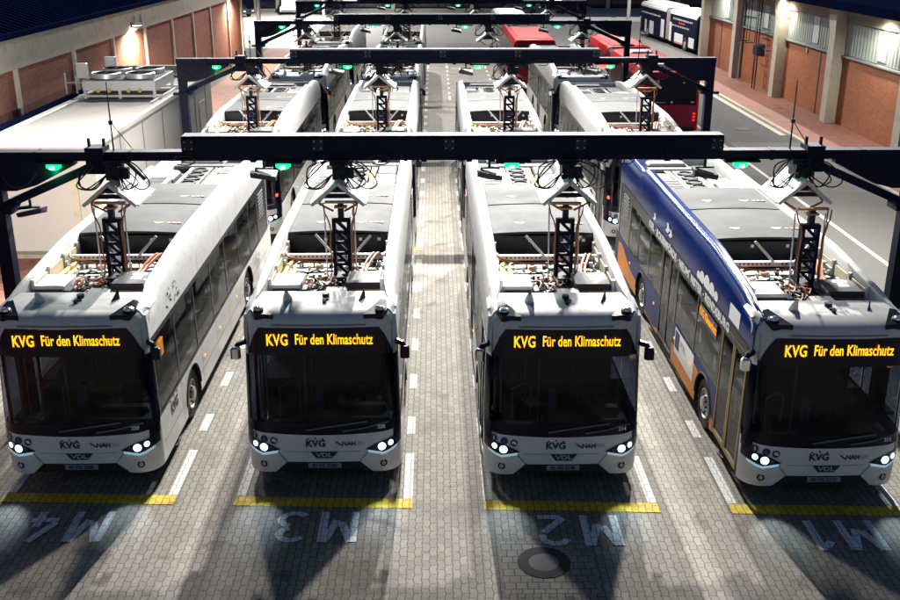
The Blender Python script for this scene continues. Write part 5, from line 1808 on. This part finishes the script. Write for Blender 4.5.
rb2 = simple_bus('city_bus', 'red bus with dark roof front at the end of the M1 column', (5.85, 60.2, 0), 0, 11.9, 'bus_red', 'bus_black', 'bus_red', group=None)
m = MB(); m.box(-0.98, 0.98, 8.6, 11.6, 2.977, 3.02, 0.02); m.build('dark_roof_panel', 'bus_black', rb2, smooth=0)
m = MB(); m.box(-0.6, 0.5, 9.4, 10.6, 3.021, 3.20, 0.06); m.build('roof_unit', 'grey_box', rb2)
m = MB(); m.box(-0.3, 0.3, 8.2, 8.3, 2.977, 3.03, 0.01); m.build('roof_hatch', 'white_part', rb2)
m = MB(); m.loft([[(-1.08, y, 1.35), (1.08, y, 1.35), (1.05, y, 2.72), (-1.05, y, 2.72)] for y in (-0.02, 0.06)]); m.build('end_window', 'bus_black', rb2, smooth=0)
for s in (-1, 1):
    m = MB(); m.box(s * 0.95, s * 1.1, -0.02, 0.01, 0.8, 1.2); m.build('tail_light', 'lens_red', rb2, smooth=0)

wb2 = simple_bus('city_bus', 'white bus parked nose to nose beyond the red bus of the M1 column', (5.9, 74.4, 0), 0, 12, 'bus_white', 'bus_black', 'bus_white_roof', group=None)
m = MB(); m.loft([[(-1.08, y, 1.10), (1.08, y, 1.10), (1.05, y, 2.72), (-1.05, y, 2.72)] for y in (-0.02, 0.06)]); m.build('windscreen', 'bus_black', wb2, smooth=0)
m = MB(); m.box(-0.7, 0.7, 2.0, 4.2, 2.976, 3.15, 0.06); m.build('roof_unit', 'white_part', wb2)
for s in (-1, 1):
    m = MB(); m.box(s * 0.8, s * 1.1, -0.02, 0.01, 0.65, 0.82); m.build('headlight', 'grey_decal', wb2, smooth=0)

# white and navy articulated bus near the far right building
ab = simple_bus('articulated_bus', 'white and navy articulated bus standing in the far yard behind the workshop', (21.1, 78.6, 0), R(3), 17.6, 'far_dark', 'far_dark', 'bus_white_roof', joint=8.2, z_roof=2.9)
m = MB()
for a, b in ((0.15, 7.5), (8.9, 17.4)):
    m.loft([[(-1.0, y, 2.6), (-1.255, y, 2.56), (-1.24, y, 2.72), (-1.05, y, 2.93), (-0.9, y, 2.94)] for y in (a, b)])
    m.box(-0.9, 0.9, a + 0.5, b - 0.5, 2.93, 3.05, 0.08)
m.build('roof_edge', 'bus_white_roof', ab)
m = MB()
for a, b, z0, z1 in ((0.5, 1.9, 0.40, 1.15), (3.5, 5.9, 0.40, 1.18), (6.9, 7.5, 0.40, 1.9), (9.2, 10.2, 0.45, 1.9), (12.6, 14.0, 0.42, 1.5), (15.0, 15.6, 0.42, 1.5), (17.0, 17.5, 0.4, 1.6)):
    m = MB(); m.box(-1.275, -1.262, a, b, z0, z1); m.build('white_panel', 'bus_white', ab, smooth=0)
m = MB()
r = random.Random(4)
for a, b, z in ((10.6, 16.8, 2.08), (1.2, 6.4, 2.25), (2.0, 6.8, 1.72)):
    y = a
    while y < b:
        wd = r.uniform(0.10, 0.32)
        m.box(-1.272, -1.2515, y, y + wd, z - 0.06, z + 0.06)
        y += wd + r.uniform(0.06, 0.25)
m.build('lettering_strip', 'grey_decal', ab, smooth=0)
m = MB(); m.box(-1.273, -1.2516, 3.2, 4.9, 1.95, 2.05); m.box(-1.279, -1.276, 3.5, 5.9, 0.44, 0.50); m.build('red_stripe', 'red_decal', ab, smooth=0)

# ------------------------------------------------------------------ far cars and vans
def car(name, label, cat, loc, rz, paint, L=4.3, W=1.8, H=1.45, van=False, lit=False):
    t = thing(name, label, cat, loc, rz)
    m = MB()
    w = W / 2
    if van:
        prof = [(0, 0.35), (0, 0.85), (0.12, 1.0), (0.75, 1.15), (1.35, H - 0.12), (1.7, H), (L - 0.15, H), (L, H - 0.2), (L, 0.4)]
    else:
        prof = [(0, 0.35), (0.02, 0.65), (0.15, 0.78), (1.15, 0.92), (1.85, H - 0.06), (2.4, H), (3.3, H - 0.05), (3.95, 0.98), (L - 0.05, 0.92), (L, 0.4)]
    rings = []
    for s, i in ((-1, 0.16), (-1, 0.0), (1, 0.0), (1, 0.16)):
        if i:
            rings.append([(s * (w - (0.05 if z < 0.95 else 0.16)), y * 0.98 + L * 0.01, 0.35 + (z - 0.35) * 0.985) for y, z in prof])
        else:
            rings.append([(s * (w - (0.09 if z < 0.95 else 0.26)) , y, z) for y, z in prof])
    rings = [[(s * (w - (0.0 if z < 0.95 else 0.14)), y, z) for y, z in prof] for s in (-1, 1)]
    m.loft(rings)
    m.build('body', paint, t, smooth=0)
    m = MB()
    if van:
        a, b = (0.80, 1.17), (1.33, H - 0.16)
    else:
        a, b = (1.2, 0.94), (1.82, H - 0.1)
    m.add([(-w + 0.22, a[0] - 0.01, a[1] + 0.01), (w - 0.22, a[0] - 0.01, a[1] + 0.01), (w - 0.26, b[0] - 0.015, b[1] + 0.01), (-w + 0.26, b[0] - 0.015, b[1] + 0.01)], [(0, 1, 2, 3)])
    m.build('windscreen', 'bus_black', t, smooth=0)
    for s in (-1, 1):
        m = MB()
        if van:
            m.box(s * (w - 0.13), s * (w - 0.125 + 0.0), 1.45, 2.4, 1.15, H - 0.25)
            m.box(s * (w - 0.13), s * (w - 0.125), 2.6, L - 0.4, 1.2, H - 0.25)
        else:
            m.add([(s * (w - 0.135), y, z) for y, z in ((1.5, 0.98), (2.0, H - 0.12), (3.25, H - 0.12), (3.7, 1.0))], [(0, 1, 2, 3)])
        m.build('side_window', 'bus_black', t, smooth=0)
        m = MB(); m.box(s * (w - 0.45), s * (w - 0.1), -0.012, 0.03, 0.58, 0.72); m.build('headlight', 'led_white' if lit else 'grey_decal', t, smooth=0)
        for y in (0.85, L - 0.85):
            q = MB(); q.lathe([(0.2, -s * 0.18), (0.32, -s * 0.18), (0.32, 0), (0.2, s * 0.012), (0.0001, s * 0.012)], (s * (w + 0.002), y, 0.32), 'X', 20)
            q.build('wheel', 'tyre', t)
    m = MB(); m.box(-w + 0.1, w - 0.1, -0.02, 0.0, 0.38, 0.52); m.build('bumper', 'black_rubber', t, smooth=0)
    return t
car('delivery_van', 'white van facing us before the far glass hall, left of the bus rows', 'van', (-16.6, 119.6, 0), R(4), 'car_white', L=5.2, W=1.95, H=2.15, van=True)
car('parked_car', 'silver blue car with pale bonnet right of the white van', 'car', (-13.3, 119.8, 0), R(-20), 'car_blue', lit=False)
car('parked_car', 'dark car at the far corner beside the brick hall end', 'car', (-20.6, 116.5, 0), R(55), 'car_dark')
car('parked_car', 'pale car behind the dark one at the far left corner', 'car', (-22.3, 121.0, 0), R(60), 'car_white')
car('parked_car', 'dark car with blue glints before the far glass hall, above the red roofed bus', 'car', (12.3, 121.5, 0), R(80), 'car_dark')
car('parked_car', 'dark blue car before the far glass hall, right of the last gantry', 'car', (18.0, 122.0, 0), R(100), 'car_blue')
# slim posts of the far yard; their lit heads are added to light it
def post(label, x, y, h, lum=9000):
    t = thing('lamp_post', label, 'lamp post', (x, y, 0), 0, 'slim lamp posts in the far yard')
    m = MB(); m.tube([(0, 0, 0), (0, 0, h)], [0.16, 0.10], 10); m.build('pole', 'mast_grey', t)
    m = MB(); m.tube([(0, 0, h - 0.05), (0, -0.5, h + 0.25), (0, -1.3, h + 0.35)], 0.05, 6); m.build('arm', 'mast_grey', t)
    m = MB(); m.box(-0.16, 0.16, -1.9, -1.25, h + 0.30, h + 0.42, 0.03); m.build('lamp_head', 'dark_metal', t)
    m = MB(); m.box(-0.12, 0.12, -1.85, -1.3, h + 0.28, h + 0.295); m.build('lamp_glass', 'flood_face', t, smooth=0)
    l = bpy.data.objects.new('lamp_light', bpy.data.lights.new('lamp_light', 'SPOT'))
    COL.objects.link(l); l.parent = t; l.location = (0, -1.6, h + 0.2)
    l.data.energy = lum; l.data.spot_size = R(150); l.data.spot_blend = 0.5; l.data.shadow_soft_size = 0.2; l.data.color = (1, 0.95, 0.88)
    return t
post('slim grey post standing beyond the fourth column gantry end', -11.2, 106, 11, 34000)
post('slim grey post by the far kerb, left of the white and navy bus', 15.6, 84, 11)
# marker posts between the trays of the last gantry
